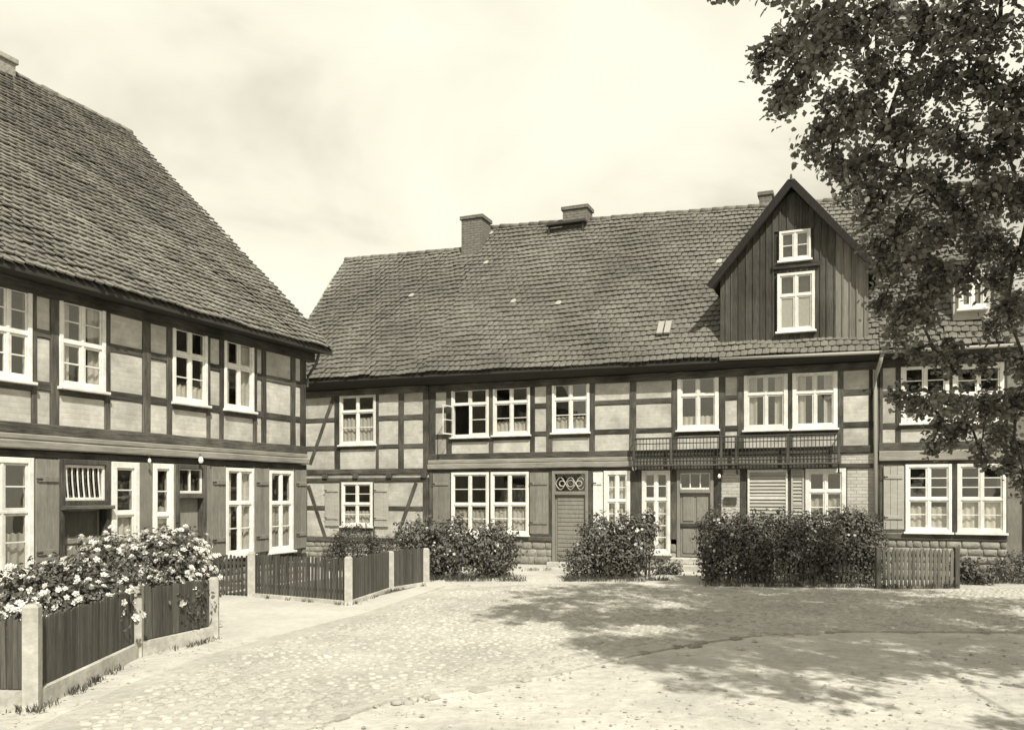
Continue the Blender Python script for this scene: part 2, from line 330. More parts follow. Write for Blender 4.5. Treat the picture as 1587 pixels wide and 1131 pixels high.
def door(h, x0, x1, z0, z1, zt, style, m='door_paint', frame='timber_v', recess=.0):
    W, H = x1 - x0, z1 - z0; T = zt - z0; f = .085
    fr = MB().cbox(0, f, -.05, .14, 0, H, .01).cbox(W - f, W, -.05, .14, 0, H, .01).cbox(f, W - f, -.047, .137, H - f, H, .01).cbox(f, W - f, -.055, .137, T - .05, T + .05, .01)
    d = h.part('door', fr, frame, loc=(x0, 0, z0))
    yd = .03 + recess; lw = W - 2 * f; lt = T - .05
    MB().box(f + .004, W - f - .004, yd, yd + .045, .02, lt - .004).build('door_leaf', m, d)
    if style == 'panels':
        for (a, b, q0, q1) in ((.08, .46, .06, .44), (.54, .92, .06, .44), (.08, .46, .56, .94), (.54, .92, .56, .94)):
            MB().cbox(f + lw * a, f + lw * b, yd - .022, yd + .001, lt * q0, lt * q1, .016).build('door_panel', m, d)
        MB().cbox(f + .02, W - f - .02, yd - .045, yd + .001, lt * .47, lt * .53, .01).build('weather_bar', 'timber_h', d)
    elif style == 'planks':
        n = 6
        for i in range(n): MB().cbox(f + lw * i / n + .003, f + lw * (i + 1) / n - .003, yd - .02, yd + .001, .03, lt * .62, .006).build('plank', m, d)
        MB().cbox(f + .01, W - f - .01, yd - .03, yd + .001, lt * .64, lt * .69, .008).build('middle_rail', m, d)
        MB().box(f + .06, W - f - .06, yd - .012, yd - .002, lt * .71, lt * .95).build('upper_panel', 'door_dark', d)
    elif style == 'slats':
        n = 15
        for i in range(n): MB().cbox(f + .06, W - f - .06, yd - .02, yd + .001, lt * (.03 + .94 * i / n), lt * (.03 + .94 * (i + 1) / n) - .012, .01).build('slat', m, d)
    MB().tube([(W - f - .07, yd - .005, lt * .50), (W - f - .07, yd - .06, lt * .50), (W - f - .16, yd - .06, lt * .495)], .009, 6).build('handle', 'iron', d)
    # light over the door
    a0, a1, b0, b1 = f, W - f, T + .05, H - f
    if style == 'slats':                               # carved tracery
        MB().box(a0, a1, .05, .054, b0, b1).build('pane', 'glass', d)
        tr = MB(); k = 14
        for r, cx in ((.10, .5), (.085, .22), (.085, .78)):
            c = a0 + (a1 - a0) * cx; zc = b0 + (b1 - b0) * .45
            tr.tube([(c + r * math.cos(2 * math.pi * i / k), .03, zc + r * .9 * math.sin(2 * math.pi * i / k)) for i in range(k + 1)], .016, 6)
        for s_ in (0, 1):
            tr.tube([(a0 + (a1 - a0) * i / 16, .03, b0 + (b1 - b0) * (.45 + (.36 if s_ else -.36) * math.sin(i / 16 * 3 * math.pi))) for i in range(17)], .013, 6)
        tr.build('tracery', 'concrete', d)
    elif style == 'planks':                            # curved upright bars in white
        MB().cbox(a0, a0 + .045, .0, .05, b0, b1, .006).cbox(a1 - .045, a1, .0, .05, b0, b1, .006).cbox(a0 + .045, a1 - .045, .002, .05, b0, b0 + .05, .006).cbox(a0 + .045, a1 - .045, .002, .05, b1 - .05, b1, .006).build('transom_frame', 'white_paint', d)
        MB().box(a0 + .04, a1 - .04, .045, .049, b0 + .04, b1 - .04).build('pane', 'glass', d)
        for i in range(7):
            c = a0 + .045 + (a1 - a0 - .09) * (i + .5) / 7
            MB().tube([(c + .05 * (1 - math.cos(t * 1.5)) * .8 - .02, .025, b0 + .05 + (b1 - b0 - .1) * (1 - t)) for t in (0, .2, .4, .6, .8, 1)], .013, 6).build('glazing_bar', 'white_paint', d)
    else:
        n = 3 if style == 'panels' else 2
        MB().cbox(a0, a0 + .03, .0, .05, b0, b1, .005).cbox(a1 - .03, a1, .0, .05, b0, b1, .005).cbox(a0 + .03, a1 - .03, -.02, .05, b0 - .02, b0 + .045, .005).cbox(a0 + .03, a1 - .03, .002, .05, b1 - .03, b1, .005).build('transom_frame', 'white_paint', d)
        for i in range(1, n): c = a0 + (a1 - a0) * i / n; MB().cbox(c - .016, c + .016, .005, .05, b0 + .045, b1 - .03, .004).build('glazing_bar', 'white_paint', d)
        for i in range(n): MB().box(a0 + (a1 - a0) * i / n + .02, a0 + (a1 - a0) * (i + 1) / n - .02, .03, .034, b0 + .04, b1 - .025).build('pane', 'glass', d)
    return d

PROF = [(.03, .0), (.14, .006), (.34, .011), (.66, .011), (.86, .006), (.97, .0)]; TAIL = [.36, .13, .0, .0, .13, .36]
def roof(h, e0, e1, r0, r1, gauge, tw, m, n_ind=300, skip=None, bright=0, tail=.25):
    e0, e1, r0, r1 = map(Vector, (e0, e1, r0, r1))
    slab = MB(); nn = (e1 - e0).cross(r0 - e0).normalized(); dn = -nn * .05
    slab.add([e0 - nn * .04, e1 - nn * .04, r1 - nn * .14, r0 - nn * .14, e0 - nn * .10, e1 - nn * .10, r1 - nn * .2, r0 - nn * .2], [(0, 1, 2, 3), (7, 6, 5, 4), (0, 4, 5, 1), (1, 5, 6, 2), (2, 6, 7, 3), (3, 7, 4, 0)])
    ro = h.part('roof', slab, 'underlay')
    nr = round((r0 - e0).length / gauge); nc = round((e1 - e0).length / tw); tiles = []
    ph = [random.uniform(0, 6.28) for _ in range(8)]
    for j in range(nr):
        t0, t1 = j / nr, (j + 1.5) / nr
        ro_j = random.uniform(-.12, .12) / nc
        for i in range(nc + j % 2):
            s0, s1 = max(0, (i - .5 * (j % 2)) / nc), min(1, (i + 1 - .5 * (j % 2)) / nc)
            if s0 > 0: s0 += ro_j
            if s1 < 1: s1 += ro_j
            a = (e0.lerp(e1, s0)).lerp(r0.lerp(r1, s0), t0); b = (e0.lerp(e1, s1)).lerp(r0.lerp(r1, s1), t0)
            c = (e0.lerp(e1, s0)).lerp(r0.lerp(r1, s0), t1)
            if skip and skip((a + b) / 2): continue
            und = .022 * math.sin(s0 * 9 + ph[0] + t0 * 3) + .022 * math.sin(s0 * 21 + ph[1]) * math.sin(t0 * 7 + ph[2]) + .010 * math.sin(s0 * 43 + t0 * 17)
            sag = .014 * math.sin(s0 * 33 + j * 1.7) + .010 * math.sin(s0 * 71 + j * 2.9)
            a = a + nn * (und + random.uniform(-.007, .007)) + (c - a).normalized() * (sag + random.uniform(-.008, .008))
            X = b - (e0.lerp(e1, s0)).lerp(r0.lerp(r1, s0), t0); Y = c - (e0.lerp(e1, s0)).lerp(r0.lerp(r1, s0), t0) + nn * random.uniform(-.006, .004)
            wp = h.W(a); px, py = to_px(wp); vis = (0 < px < 1580 and 0 < py < 1131)
            tiles.append(((wp - Vector((0, 0, EYE))).length if vis else 999, a, X, Y))
    tiles.sort(key=lambda q: q[0])
    # unit tile: profile across x, y up the slope, z off the roof; lower edge stands proud of the next course
    k = len(PROF); lip = [(p[0], tail * q, p[1] + .050) for p, q in zip(PROF, TAIL)]
    uv = lip + [(p[0], 1, p[1] - .002) for p in PROF] + lip + [(x_, y_ + .02, z_ - .034) for x_, y_, z_ in lip]
    uf = [(i, i + 1, k + i + 1, k + i) for i in range(k - 1)] + [(3 * k + i, 3 * k + i + 1, 2 * k + i + 1, 2 * k + i) for i in range(k - 1)]
    tm = MB(); tm.v = uv; tm.f = uf; tme = tm.mesh('tile', m)
    tmb = tme.copy(); tmb.materials.clear(); tmb.materials.append(MATS['tile_bright'])
    for q in tiles[:n_ind]:
        _, a, X, Y = q; o = bpy.data.objects.new('tile', tme); C.objects.link(o); o.parent = ro
        o.matrix_local = Matrix(((X.x, Y.x, nn.x, a.x), (X.y, Y.y, nn.y, a.y), (X.z, Y.z, nn.z, a.z), (0, 0, 0, 1)))
    rest = tiles[n_ind:]; br = set(random.sample(range(len(rest)), bright)) if bright else set()
    for i in br:
        _, a, X, Y = rest[i]; o = bpy.data.objects.new('replacement_tile', tmb); C.objects.link(o); o.parent = ro
        o.matrix_local = Matrix(((X.x, Y.x, nn.x, a.x), (X.y, Y.y, nn.y, a.y), (X.z, Y.z, nn.z, a.z), (0, 0, 0, 1)))
    rest = [q for i, q in enumerate(rest) if i not in br]
    if rest:
        A = np.array([q[1] for q in rest]); X = np.array([q[2] for q in rest]); Y = np.array([q[3] for q in rest]); U = np.array(uv)
        V = A[:, None] + X[:, None] * U[None, :, :1] + Y[:, None] * U[None, :, 1:2] + np.array(nn)[None, None] * U[None, :, 2:]
        F = (np.array(uf)[None] + (np.arange(len(rest)) * len(uv))[:, None, None]).reshape(-1, 4)
        me = np_mesh('tile_courses', V.reshape(-1, 3), F, m)
        tag(obj('tile_courses', me, ro), kind='stuff')
    # ridge tiles
    L = (r1 - r0).length; n = int(L / .36); d = (r1 - r0) / n; rt = MB().tube([(0, 0, 0), (0, 0, 1)], 1, 3)
    for i in range(n):
        p = r0 + d * i; p.z += random.uniform(-.012, .012) - .02
        MB().tube([p, p + d * 1.1], [.115, .095], 8).build('ridge_tile', m, ro, True)
    return ro

def shell(h, xa, xb, depth, ztop, zr, yr, m='plaster_wall', zmid=2.8, gables=(True, True), eave_back=None):
    t = .16
    for i, xx in enumerate((xa, xb - t)):
        y0 = .135
        mb = MB(); pr = [(y0, 0), (depth, 0), (depth, ztop), (yr, zr - .15), (y0, ztop + .05)]
        mb.add([(xx, y, z) for y, z in pr] + [(xx + t, y, z) for y, z in pr], [(0, 1, 2, 3, 4), (9, 8, 7, 6, 5)] + [(j, j + 5, (j + 1) % 5 + 5, (j + 1) % 5) for j in range(5)])
        h.part('gable_wall', mb, m)
    h.part('rear_wall', MB().box(xa + t, xb - t, depth - t, depth, 0, ztop), m)
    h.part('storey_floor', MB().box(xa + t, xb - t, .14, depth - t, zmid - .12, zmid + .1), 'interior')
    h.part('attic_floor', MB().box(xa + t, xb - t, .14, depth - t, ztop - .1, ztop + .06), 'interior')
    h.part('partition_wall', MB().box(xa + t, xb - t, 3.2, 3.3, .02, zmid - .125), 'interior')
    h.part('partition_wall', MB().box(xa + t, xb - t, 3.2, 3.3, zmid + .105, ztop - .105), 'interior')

def back_slope(h, xa, xb, zr0, zr1, yr, yb, zb, m='tile_old'):
    h.part('rear_roof_slope', MB().add([(xa, yr, zr0), (xb, yr, zr1), (xb, yb, zb), (xa, yb, zb), (xa, yr, zr0 - .1), (xb, yr, zr1 - .1), (xb, yb, zb - .1), (xa, yb, zb - .1)],
           [(0, 1, 2, 3), (7, 6, 5, 4), (0, 4, 5, 1), (1, 5, 6, 2), (2, 6, 7, 3), (3, 7, 4, 0)]), m)

def storey(h, posts, z0, z1, rails, wins=(), plate=.17, skip=(), m='plaster', post_m='timber_v', rail_m='timber_h', sill_rail=True):
    """posts: list of (x0,x1); rails: z heights; wins: dict(x0,x1,z0,z1,..) or solid openings"""
    for (a, b) in posts: h.post(a, b, z0, z1, post_m)
    for (a, b), (c, d) in zip(posts[:-1], posts[1:]):
        xa, xb = b - .012, c + .012; mid = (xa + xb) / 2
        if any(q0 <= mid <= q1 for q0, q1 in skip): continue
        ws = [w for w in wins if w['x0'] - .05 <= mid <= w['x1'] + .05]
        lo = z0
        def fill(za, zb):
            cuts = [za]
            for r in sorted(rails):
                if za + .12 < r < zb - .12: cuts.append(r)
            for i, q in enumerate(cuts):
                p0 = q + (.06 if i else 0); p1 = (cuts[i + 1] - .06) if i + 1 < len(cuts) else zb
                h.panel(xa, xb, p0, p1, m)
                if i: h.rail(xa - .01, xb + .01, q + random.uniform(-.012, .012), random.uniform(.12, .145), rail_m)
        if not ws: fill(z0, z1); continue
        w = ws[0]; kw = {k: v for k, v in w.items() if k not in ('x0', 'x1', 'z0', 'z1', 'door', 'm_')}
        if 'door' not in w:
            if w['z0'] - z0 > .2:
                h.rail(xa - .01, xb + .01, w['z0'] - .07, .13, rail_m); fill(z0, w['z0'] - .135)
            elif w['z0'] > z0: h.panel(xa, xb, z0, w['z0'], m)
            wx0, wx1 = max(w['x0'], xa - .03), min(w['x1'], xb + .03)
            if wx0 > xa + .02: h.panel(xa, wx0, w['z0'] - .005, min(w['z1'], z1), m)
            if wx1 < xb - .02: h.panel(wx1, xb, w['z0'] - .005, min(w['z1'], z1), m)
            window(h, wx0, wx1, w['z0'], w['z1'], **kw)
        if z1 - w['z1'] > .04: h.panel(xa, xb, w['z1'] + .003, z1, m)

def px_posts(h, L): return [(h.x(a), h.x(b)) for a, b in L]
def wpx(h, a, b, yt, yb, **kw):                        # window from pixel columns and the rows at its middle
    m = (a + b) / 2; return dict(x0=h.x(a), x1=h.x(b), z0=h.z(m, yb), z1=h.z(m, yt), **kw)

def plinth(h, xa, xb, z1, gaps=()):
    segs = []; cur = xa
    for g0, g1 in sorted(gaps):
        if g0 > cur: segs.append((cur, g0))
        cur = g1
    if cur < xb: segs.append((cur, xb))
    for (a, b) in segs:
        p = h.part('plinth', MB().box(a, b, .02, .30, -.05, z1 - .005), 'mortar'); z = 0.0; rows = max(2, round(z1 / .19)); hh = (z1 - .02) / rows
        for r in range(rows):
            x = a + random.uniform(-.15, 0)
            while x < b - .04:
                w = random.uniform(.14, .42); x2 = min(x + w, b); x1_ = max(x, a)
                if x2 - x1_ > .05:
                    ys_ = random.uniform(-.02, .0); sk = [random.uniform(-.022, .022) for _ in range(8)]; zz0, zz1 = r * hh + .006, (r + 1) * hh - .004; c_ = .03
                    bb_ = [(x1_ + .006 + abs(sk[0]) * .4, zz0 + max(0, sk[1])), (x2 - .006 - abs(sk[2]) * .4, zz0 + max(0, sk[3])), (x2 - .006 - abs(sk[4]) * .4, zz1 + min(0, sk[5])), (x1_ + .006 + abs(sk[6]) * .4, zz1 + min(0, sk[7]))]
                    cxm, czm = (x1_ + x2) / 2, (zz0 + zz1) / 2; fr_ = [(u_ + (cxm - u_) * .25, v_ + (czm - v_) * .3) for u_, v_ in bb_]
                    MB().add([(u_, .05, v_) for u_, v_ in bb_] + [(u_, ys_ + .022, v_) for u_, v_ in bb_] + [(u_, ys_, v_) for u_, v_ in fr_], [(0, 1, 5, 4), (1, 2, 6, 5), (2, 3, 7, 6), (3, 0, 4, 7), (4, 5, 9, 8), (5, 6, 10, 9), (6, 7, 11, 10), (7, 4, 8, 11), (8, 9, 10, 11)]).build('stone', 'stone', p, True)
                x = x2
def eaves(h, xa, xb, za, zb, oh, zw):                  # boarded eaves: fascia, soffit and wall plate
    mb = MB(); mb.add([(xa, -oh + .02, za - .10), (xb, -oh + .02, zb - .10), (xb, .0, zw + .02), (xa, .0, zw + .02), (xa, -oh + .02, za - .04), (xb, -oh + .02, zb - .04), (xb, .0, zw + .12), (xa, .0, zw + .12)],
           [(3, 2, 1, 0), (4, 5, 6, 7), (0, 1, 5, 4), (1, 2, 6, 5), (2, 3, 7, 6), (3, 0, 4, 7)])
    h.part('soffit', mb, 'soffit')
    h.rail(xa + .05, xb - .05, zw - .09, .2, 'timber_h', y=-.05, name='wall_plate')
def chimney(h, x0, x1, y0, y1, z0, z1, m='chimney_brick', parent=None):
    c = h.part('chimney', MB().box(x0, x1, y0, y1, z0, z1 - .16), m)
    MB().cbox(x0 - .05, x1 + .05, y0 - .05, y1 + .05, z1 - .16, z1 - .04, .012).build('chimney_cap', m, c)
    MB().box(x0 + .08, x1 - .08, y0 + .08, y1 - .08, z1 - .04, z1).build('flue', 'iron', c)

# ================= house on the left
H1 = House(LEFT, -150, 'timber_framed_house', 'timber-framed house at left with steep tiled roof behind white rose bushes')
xL, xR = H1.x(-150), H1.x(473)
zs = H1.z(100, 606) ; zb1 = 2.92
z_top = 5.30; z_sill = 3.58; z_mid = H1.z(195, 543); z_plate_top = H1.z(100, 661); z_plate_bot = H1.z(100, 676)
up = [(-150, -130), (-95, -85), (-40, -28), (48, 56), (77, 90), (162, 170), (220, 232), (258, 266), (320, 325), (340, 346), (392, 397), (405, 412), (450, 457), (465, 473)]
P = px_posts(H1, up)
wz = lambda px, yt, yb: (H1.z(px, yb), H1.z(px, yt))
W = []
for a, b, nu, nl, ft, cu in ((-28, 48, 2, 2, .5, .0), (90, 162, 2, 2, .5, 1), (266, 320, 1, 2, .36, .35), (346, 392, 1, 1, .38, 1)):
    W.append(dict(x0=H1.x(a), x1=H1.x(b), z0=H1.z(126, 603), z1=H1.z(126, 466), nu=nu, nl=nl, ft=ft, curtain=cu))
storey(H1, P, z_plate_top, z_top, [z_mid, H1.z(195, 615)], W)
H1.rail(xL, xR, (z_plate_top + z_plate_bot) / 2, z_plate_top - z_plate_bot + .02, 'timber_h', y=-.06, name='sill_beam')
zc0, zc1 = H1.z(60, 697), z_plate_bot - .005
mb = MB()
for k, (q0, q1, yo) in enumerate(((zc1 - .10, zc1, -.07), (zc0, zc1 - .105, -.12))):
    MBk = MB(); MBk.beam((xL, (q0 + q1) / 2), (xR, (q0 + q1) / 2), q1 - q0, yo, .12, .02, .004); H1.part('cover_board', MBk, 'timber_pale')
zl = zc0 - .01; H1.rail(xL, xR, zl - .06, .11, 'timber_h', y=-.04, name='lintel_beam')
z_lt = zl - .115
z5 = (H1.z(45, 892), H1.z(45, 712))
low = [(-150, -135), (-62, -50), (50, 52.5), (88, 91), (169, 171), (214, 235), (267, 271), (318, 325), (346, 348.5), (392, 394), (413.5, 416), (453, 455), (467, 473)]
P2 = px_posts(H1, low); z_sole = .62
W2 = [dict(x0=H1.x(-50), x1=H1.x(50), z0=z5[0], z1=z_lt - .01, nu=2, nl=2, ft=.45, curtain=.45, fw=.09),
      dict(x0=H1.x(171), x1=H1.x(214), z0=.80, z1=z_lt - .01, nu=2, nl=2, ft=.52, cols=1, curtain=.42, fw=.11),
      dict(x0=H1.x(235), x1=H1.x(267), z0=.80, z1=z_lt - .01, nu=2, nl=2, ft=.55, cols=1, curtain=.45, fw=.10),
      dict(x0=H1.x(348.5), x1=H1.x(392), z0=z5[0], z1=z_lt - .03, nu=1, nl=2, ft=.4, curtain=1),
      dict(x0=H1.x(416), x1=H1.x(453), z0=z5[0], z1=z_lt - .05, nu=1, nl=2, ft=.4, curtain=.55),
      dict(x0=H1.x(91), x1=H1.x(169), z0=0, z1=z_lt, door=1), dict(x0=H1.x(271), x1=H1.x(318), z0=0, z1=z_lt, door=1)]
storey(H1, P2, z_sole, z_lt, [], W2, m='plaster_wall', post_m='shutter')
door(H1, H1.x(91), H1.x(169), .06, z_lt, H1.z(130, 780), 'planks', recess=.10)
H1.part('door_hood', MB().cbox(H1.x(91), H1.x(169), -.16, .02, H1.z(130, 789), H1.z(130, 783), .012), 'timber_h')
door(H1, H1.x(271), H1.x(318), .06, z_lt, H1.z(295, 768), 'two', recess=.08)
for a, b in ((51.5, 88), (325, 347), (393, 414), (455, 472)): shutter(H1, H1.x(a), H1.x(b), z5[0] + .02, z_lt - .02)
plinth(H1, xL, xR, z_sole - .12, [(H1.x(91), H1.x(169)), (H1.x(271), H1.x(318))])
for a, b in ((xL, H1.x(91)), (H1.x(169), H1.x(271)), (H1.x(318), xR)): H1.rail(a, b, z_sole - .06, .13, 'timber_h', y=-.04, name='sole_plate')
# roof: eave 0.48 m out, ridge 5.95 m back
OH1 = .48; ze = 5.42; yr1 = 5.95; zr1 = 11.62; xv = xR + .42
roof(H1, (xL - .3, -OH1, ze), (xv, -OH1, ze - .01), (xL - .3, yr1, zr1 - .02), (xv, yr1, zr1 + .03), .170, .175, 'tile', tail=.65)
back_slope(H1, xL - .3, xv, zr1 - .15, zr1, yr1 + .03, 12.3, 5.35)
eaves(H1, xL - .25, xv - .05, ze, ze - .02, OH1, z_top + .02)
shell(H1, xL, xR, 11.9, 5.3, zr1 - .12, yr1)
mb = MB(); sl = (zr1 - ze) / (yr1 + OH1)
for q in (0,): mb.add([(xv - .05, -OH1, ze - .16), (xv - .05, yr1, zr1 - .16), (xv - .05, yr1, zr1 - .02), (xv - .05, -OH1, ze - .02), (xv - .01, -OH1, ze - .16), (xv - .01, yr1, zr1 - .16), (xv - .01, yr1, zr1 - .02), (xv - .01, -OH1, ze - .02)],
                      [(0, 1, 2, 3), (7, 6, 5, 4), (0, 4, 5, 1), (1, 5, 6, 2), (2, 6, 7, 3), (3, 7, 4, 0)])
H1.part('verge_board', mb, 'soffit')
x_ch = (Vector((at(16, 100, 19.3).x, 19.3, 0)) - Vector(H1.e.location)).dot(H1.F.t)
chimney(H1, x_ch - .80, x_ch - .10, yr1 - .25, yr1 + .3, 11.2, 11.92, m='stone')
H1.part('downpipe', MB().tube([(xR - .02, -.40, 5.25), (xR + .0, -.30, 5.02), (xR - .03, -.10, 4.75), (xR - .05, -.10, 4.5)], .035, 8), 'iron')

# ================= houses along the back of the square
D0 = 22.30
HA = House(MAIN, 420, 'timber_framed_house', 'low-ridged timber-framed house between the left house and the long house', 'house')
HB = House(MAIN, 666, 'timber_framed_house', 'long timber-framed house with boarded gable dormer and iron balcony', 'house')
HC = House(MAIN, 1364, 'timber_framed_house', 'house at right with white windows, mostly behind the tree', 'house')
OH = .45
def eave_z(px): return 5.57 + (5.42 - 5.57) * (px - 480) / (1365 - 480)
# --- narrow part on the left
a, b = HA.x(405), HA.x(664.5); zt = 5.22
zpl = HA.z(570, 727); zpb = HA.z(570, 734)
P = px_posts(HA, [(405, 412), (450, 456), (519, 527), (583, 587), (618, 626), (656, 664.5)])
W = [wpx(HA, 527, 583, 611, 689, nu=1, nl=2, ft=.33, curtain=.45)]
storey(HA, P, zpl, zt, [HA.z(640, 646), HA.z(640, 691)], W)
HA.brace((HA.x(481), HA.z(481, 718)), (HA.x(520), HA.z(520, 608)), .12)
HA.rail(a, b, (zpl + zpb) / 2, .15, 'timber_h', y=-.045, name='sill_beam')
zj = HA.z(570, 741); zk = HA.z(570, 746)
HA.panel(a, b, zj, zpb - .0)
for px in (460, 505, 552, 604, 658): HA.part('joist_end', MB().cbox(HA.x(px) - .09, HA.x(px) + .09, -.09, .1, zj - .002, zpb - .006, .012), 'timber_v')
HA.rail(a, b, (zj + zk) / 2, .10, 'timber_h', y=-.035, name='lintel_beam')
zkk = (zj + zk) / 2 - .05
P = px_posts(HA, [(405, 412), (470, 476), (526.5, 530), (578, 581), (656, 664.5)])
zso = HA.z(560, 833)
W = [wpx(HA, 530, 578, 747, 815, nu=2, nl=2, ft=.5, curtain=.4)]
storey(HA, P, zso, zkk, [HA.z(640, 788)], W)
HA.brace((HA.x(478), HA.z(478, 752)), (HA.x(505), HA.z(505, 834)), .12)
HA.brace((HA.x(645), HA.z(645, 748)), (HA.x(616), HA.z(616, 832)), .12)
for q0, q1 in ((505, 527), (581, 603)): shutter(HA, HA.x(q0), HA.x(q1), HA.z(540, 815), zkk - .05, 'shutter_pale')
HA.rail(a, b, zso - .07, .14, 'timber_h', y=-.04, name='sole_plate'); plinth(HA, a, b, zso - .13)
yrA, zrA = 4.0, 10.58
xvA = HA.x(428)
roof(HA, (xvA, -OH, eave_z(430)), (b + .02, -OH, eave_z(664)), (xvA, yrA, zrA + .05), (b + .02, yrA, zrA - .12), .228, .18, 'tile_old', 150, bright=2)
back_slope(HA, xvA, b, zrA, zrA - .1, yrA + .03, 8.6, 5.4); eaves(HA, xvA + .05, b, eave_z(430), eave_z(664), OH, zt + .02); shell(HA, a + .02, b - .02, 8.2, 5.25, zrA - .35, yrA)
# --- long house
a, b = HB.x(665), HB.x(1362); zt = 5.20; zpt, zpb = HB.z(850, 701), HB.z(850, 709)
up = [(665.5, 675), (692, 700), (758, 764.5), (822, 829), (847, 856), (914, 922), (976, 986), (1041, 1050), (1114, 1124), (1143, 1153), (1221, 1228), (1298, 1307), (1347, 1352.5), (1357, 1362)]
P = px_posts(HB, up)
W = [wpx(HB, 700, 758, 600, 677, nu=1, nl=2, ft=.33, curtain=0, leaf=True), wpx(HB, 764.5, 822, 597, 674, nu=1, nl=2, ft=.33, curtain=.36),
     wpx(HB, 856, 914, 591, 670, nu=1, nl=2, ft=.33, curtain=.34), wpx(HB, 1050, 1114, 580, 666, nu=1, nl=1, ft=.36, curtain=.3, fw=.10),
     wpx(HB, 1153, 1221, 577, 666, nu=1, nl=1, ft=.36, curtain=1, fw=.10), wpx(HB, 1228, 1298, 574, 664, nu=1, nl=1, ft=.36, curtain=1, fw=.10)]
storey(HB, P, zpt, zt, [HB.z(950, 624), HB.z(950, 669)], W)
HB.rail(a, b, (zpt + zpb) / 2, zpt - zpb + .03, 'timber_h', y=-.05, name='sill_beam')
z0c = HB.z(850, 725)
for q0, q1, yo in ((zpb - .012 - .12, zpb - .012, -.07), (z0c, zpb - .137, -.11)):
    HB.part('cover_board', MB().beam((a, (q0 + q1) / 2), (HB.x(986), (q0 + q1) / 2), q1 - q0, yo, .12, .02, .004), 'timber_pale')
HB.panel(HB.x(1303), b, z0c, zpb - .015, 'brick_white')
HB.part('cover_board', MB().beam((HB.x(986) + .004, (z0c + zpb - .015) / 2), (HB.x(1303), (z0c + zpb - .015) / 2), zpb - .015 - z0c, -.03, .12, .02, .004), 'shutter')  # added board whose darker colour stands in for shade behind the balcony railing
HB.rail(a, b, z0c - .045, .085, 'timber_h', y=-.04, name='lintel_beam'); zlt = z0c - .09
low = [(665.5, 671), (698, 700), (758, 761), (820, 823), (850, 856), (912, 920), (933.5, 936), (977, 995), (1039, 1049), (1106, 1118), (1147, 1157), (1221, 1226), (1245, 1248), (1311, 1313), (1356, 1362)]
P = px_posts(HB, low); zso = HB.z(840, 831)
W = [wpx(HB, 700, 758, 736, 828, nu=2, nl=2, ft=.52, curtain=.42), wpx(HB, 761, 820, 736, 828, nu=2, nl=2, ft=.52, curtain=.42),
     wpx(HB, 936, 977, 731, 820, nu=2, nl=2, ft=.52, curtain=.9, fw=.11, cols=2), 
     wpx(HB, 1248, 1311, 727, 815, nu=1, nl=2, ft=.38, curtain=.45, fw=.10),
     dict(x0=HB.x(856), x1=HB.x(912), z0=0, z1=zlt, door=1), dict(x0=HB.x(1049), x1=HB.x(1106), z0=0, z1=zlt, door=1),
     dict(x0=HB.x(995), x1=HB.x(1039), z0=.40, z1=zlt - .01, nu=2, nl=4, ft=.34, cols=2, curtain=.62, fw=.085)]
for w in W:
    if 'door' not in w: w['z1'] = zlt - .01
storey(HB, P, zso, zlt, [], W, m='brick_white')
door(HB, HB.x(856), HB.x(912), .10, zlt, HB.z(884, 764), 'slats', m='door_paint', frame='door_paint')
door(HB, HB.x(1049), HB.x(1106), .32, zlt, HB.z(1077, 761), 'panels', m='door_paint', frame='door_paint')
for q0, q1, mm in ((672, 698, 'shutter'), (822, 851, 'shutter'), (920, 935, 'white_paint'), (1226, 1246.5, 'shutter_pale')): shutter(HB, HB.x(q0), HB.x(q1), HB.z(840, 827), zlt - .04, mm, louvre=(mm == 'shutter_pale'))
shutter(HB, HB.x(1159), HB.x(1221), HB.z(1190, 815), zlt - .03, 'shutter_pale', louvre=True, edge='white_paint')
HB.part('notice_board', MB().cbox(HB.x(1122), HB.x(1142), -.06, -.03, HB.z(1130, 781), HB.z(1130, 770), .006), 'timber_h')
gp = [(HB.x(856), HB.x(912)), (HB.x(995), HB.x(1039)), (HB.x(1049), HB.x(1106))]
plinth(HB, a, b, zso - .13, gp)
for q0, q1 in ((a, gp[0][0]), (gp[0][1], gp[1][0]), (gp[2][1], b)): HB.rail(q0, q1, zso - .065, .13, 'timber_h', y=-.04, name='sole_plate')
HB.part('threshold', MB().cbox(gp[1][0], gp[1][1], -.03, .12, 0, .395, .01), 'concrete')
HB.part('step', MB().cbox(gp[0][0] - .05, gp[0][1] + .05, -.35, .14, -.02, .10, .015), 'concrete')
for i, (dp, zz) in enumerate(((-.75, .16), (-.38, .315))): HB.part('step', MB().cbox(gp[2][0] - .12 + .004 * i, gp[2][1] + .10 - .004 * i, dp, .14 - i * .01, .0 if i == 0 else .162, zz, .015), 'concrete')
yrB = 4.62
def ridgeB(px): return 11.36 + (10.86 - 11.36) * (px - 755) / (1185 - 755)
zr0B, zr1B = 11.33, 10.72
dx0, dx1 = HB.x(1117), HB.x(1346); dy = -.08
def dskip(p):
    return dx0 + .05 < p.x < dx1 - .05 and dy + .15 < p.y < 1.25
roof(HB, (a - .02, -OH, eave_z(665)), (b + .02, -OH, eave_z(1362)), (a - .02, yrB, zr0B), (b + .02, yrB, zr1B), .228, .18, 'tile_old', 300, skip=dskip, bright=7)
back_slope(HB, a, b, zr0B - .05, zr1B - .05, yrB + .03, 9.6, 5.4); eaves(HB, a, b, eave_z(665), eave_z(1362), OH, zt + .02); shell(HB, a + .02, b - .02, 9.2, 5.22, zr1B - .25, yrB)
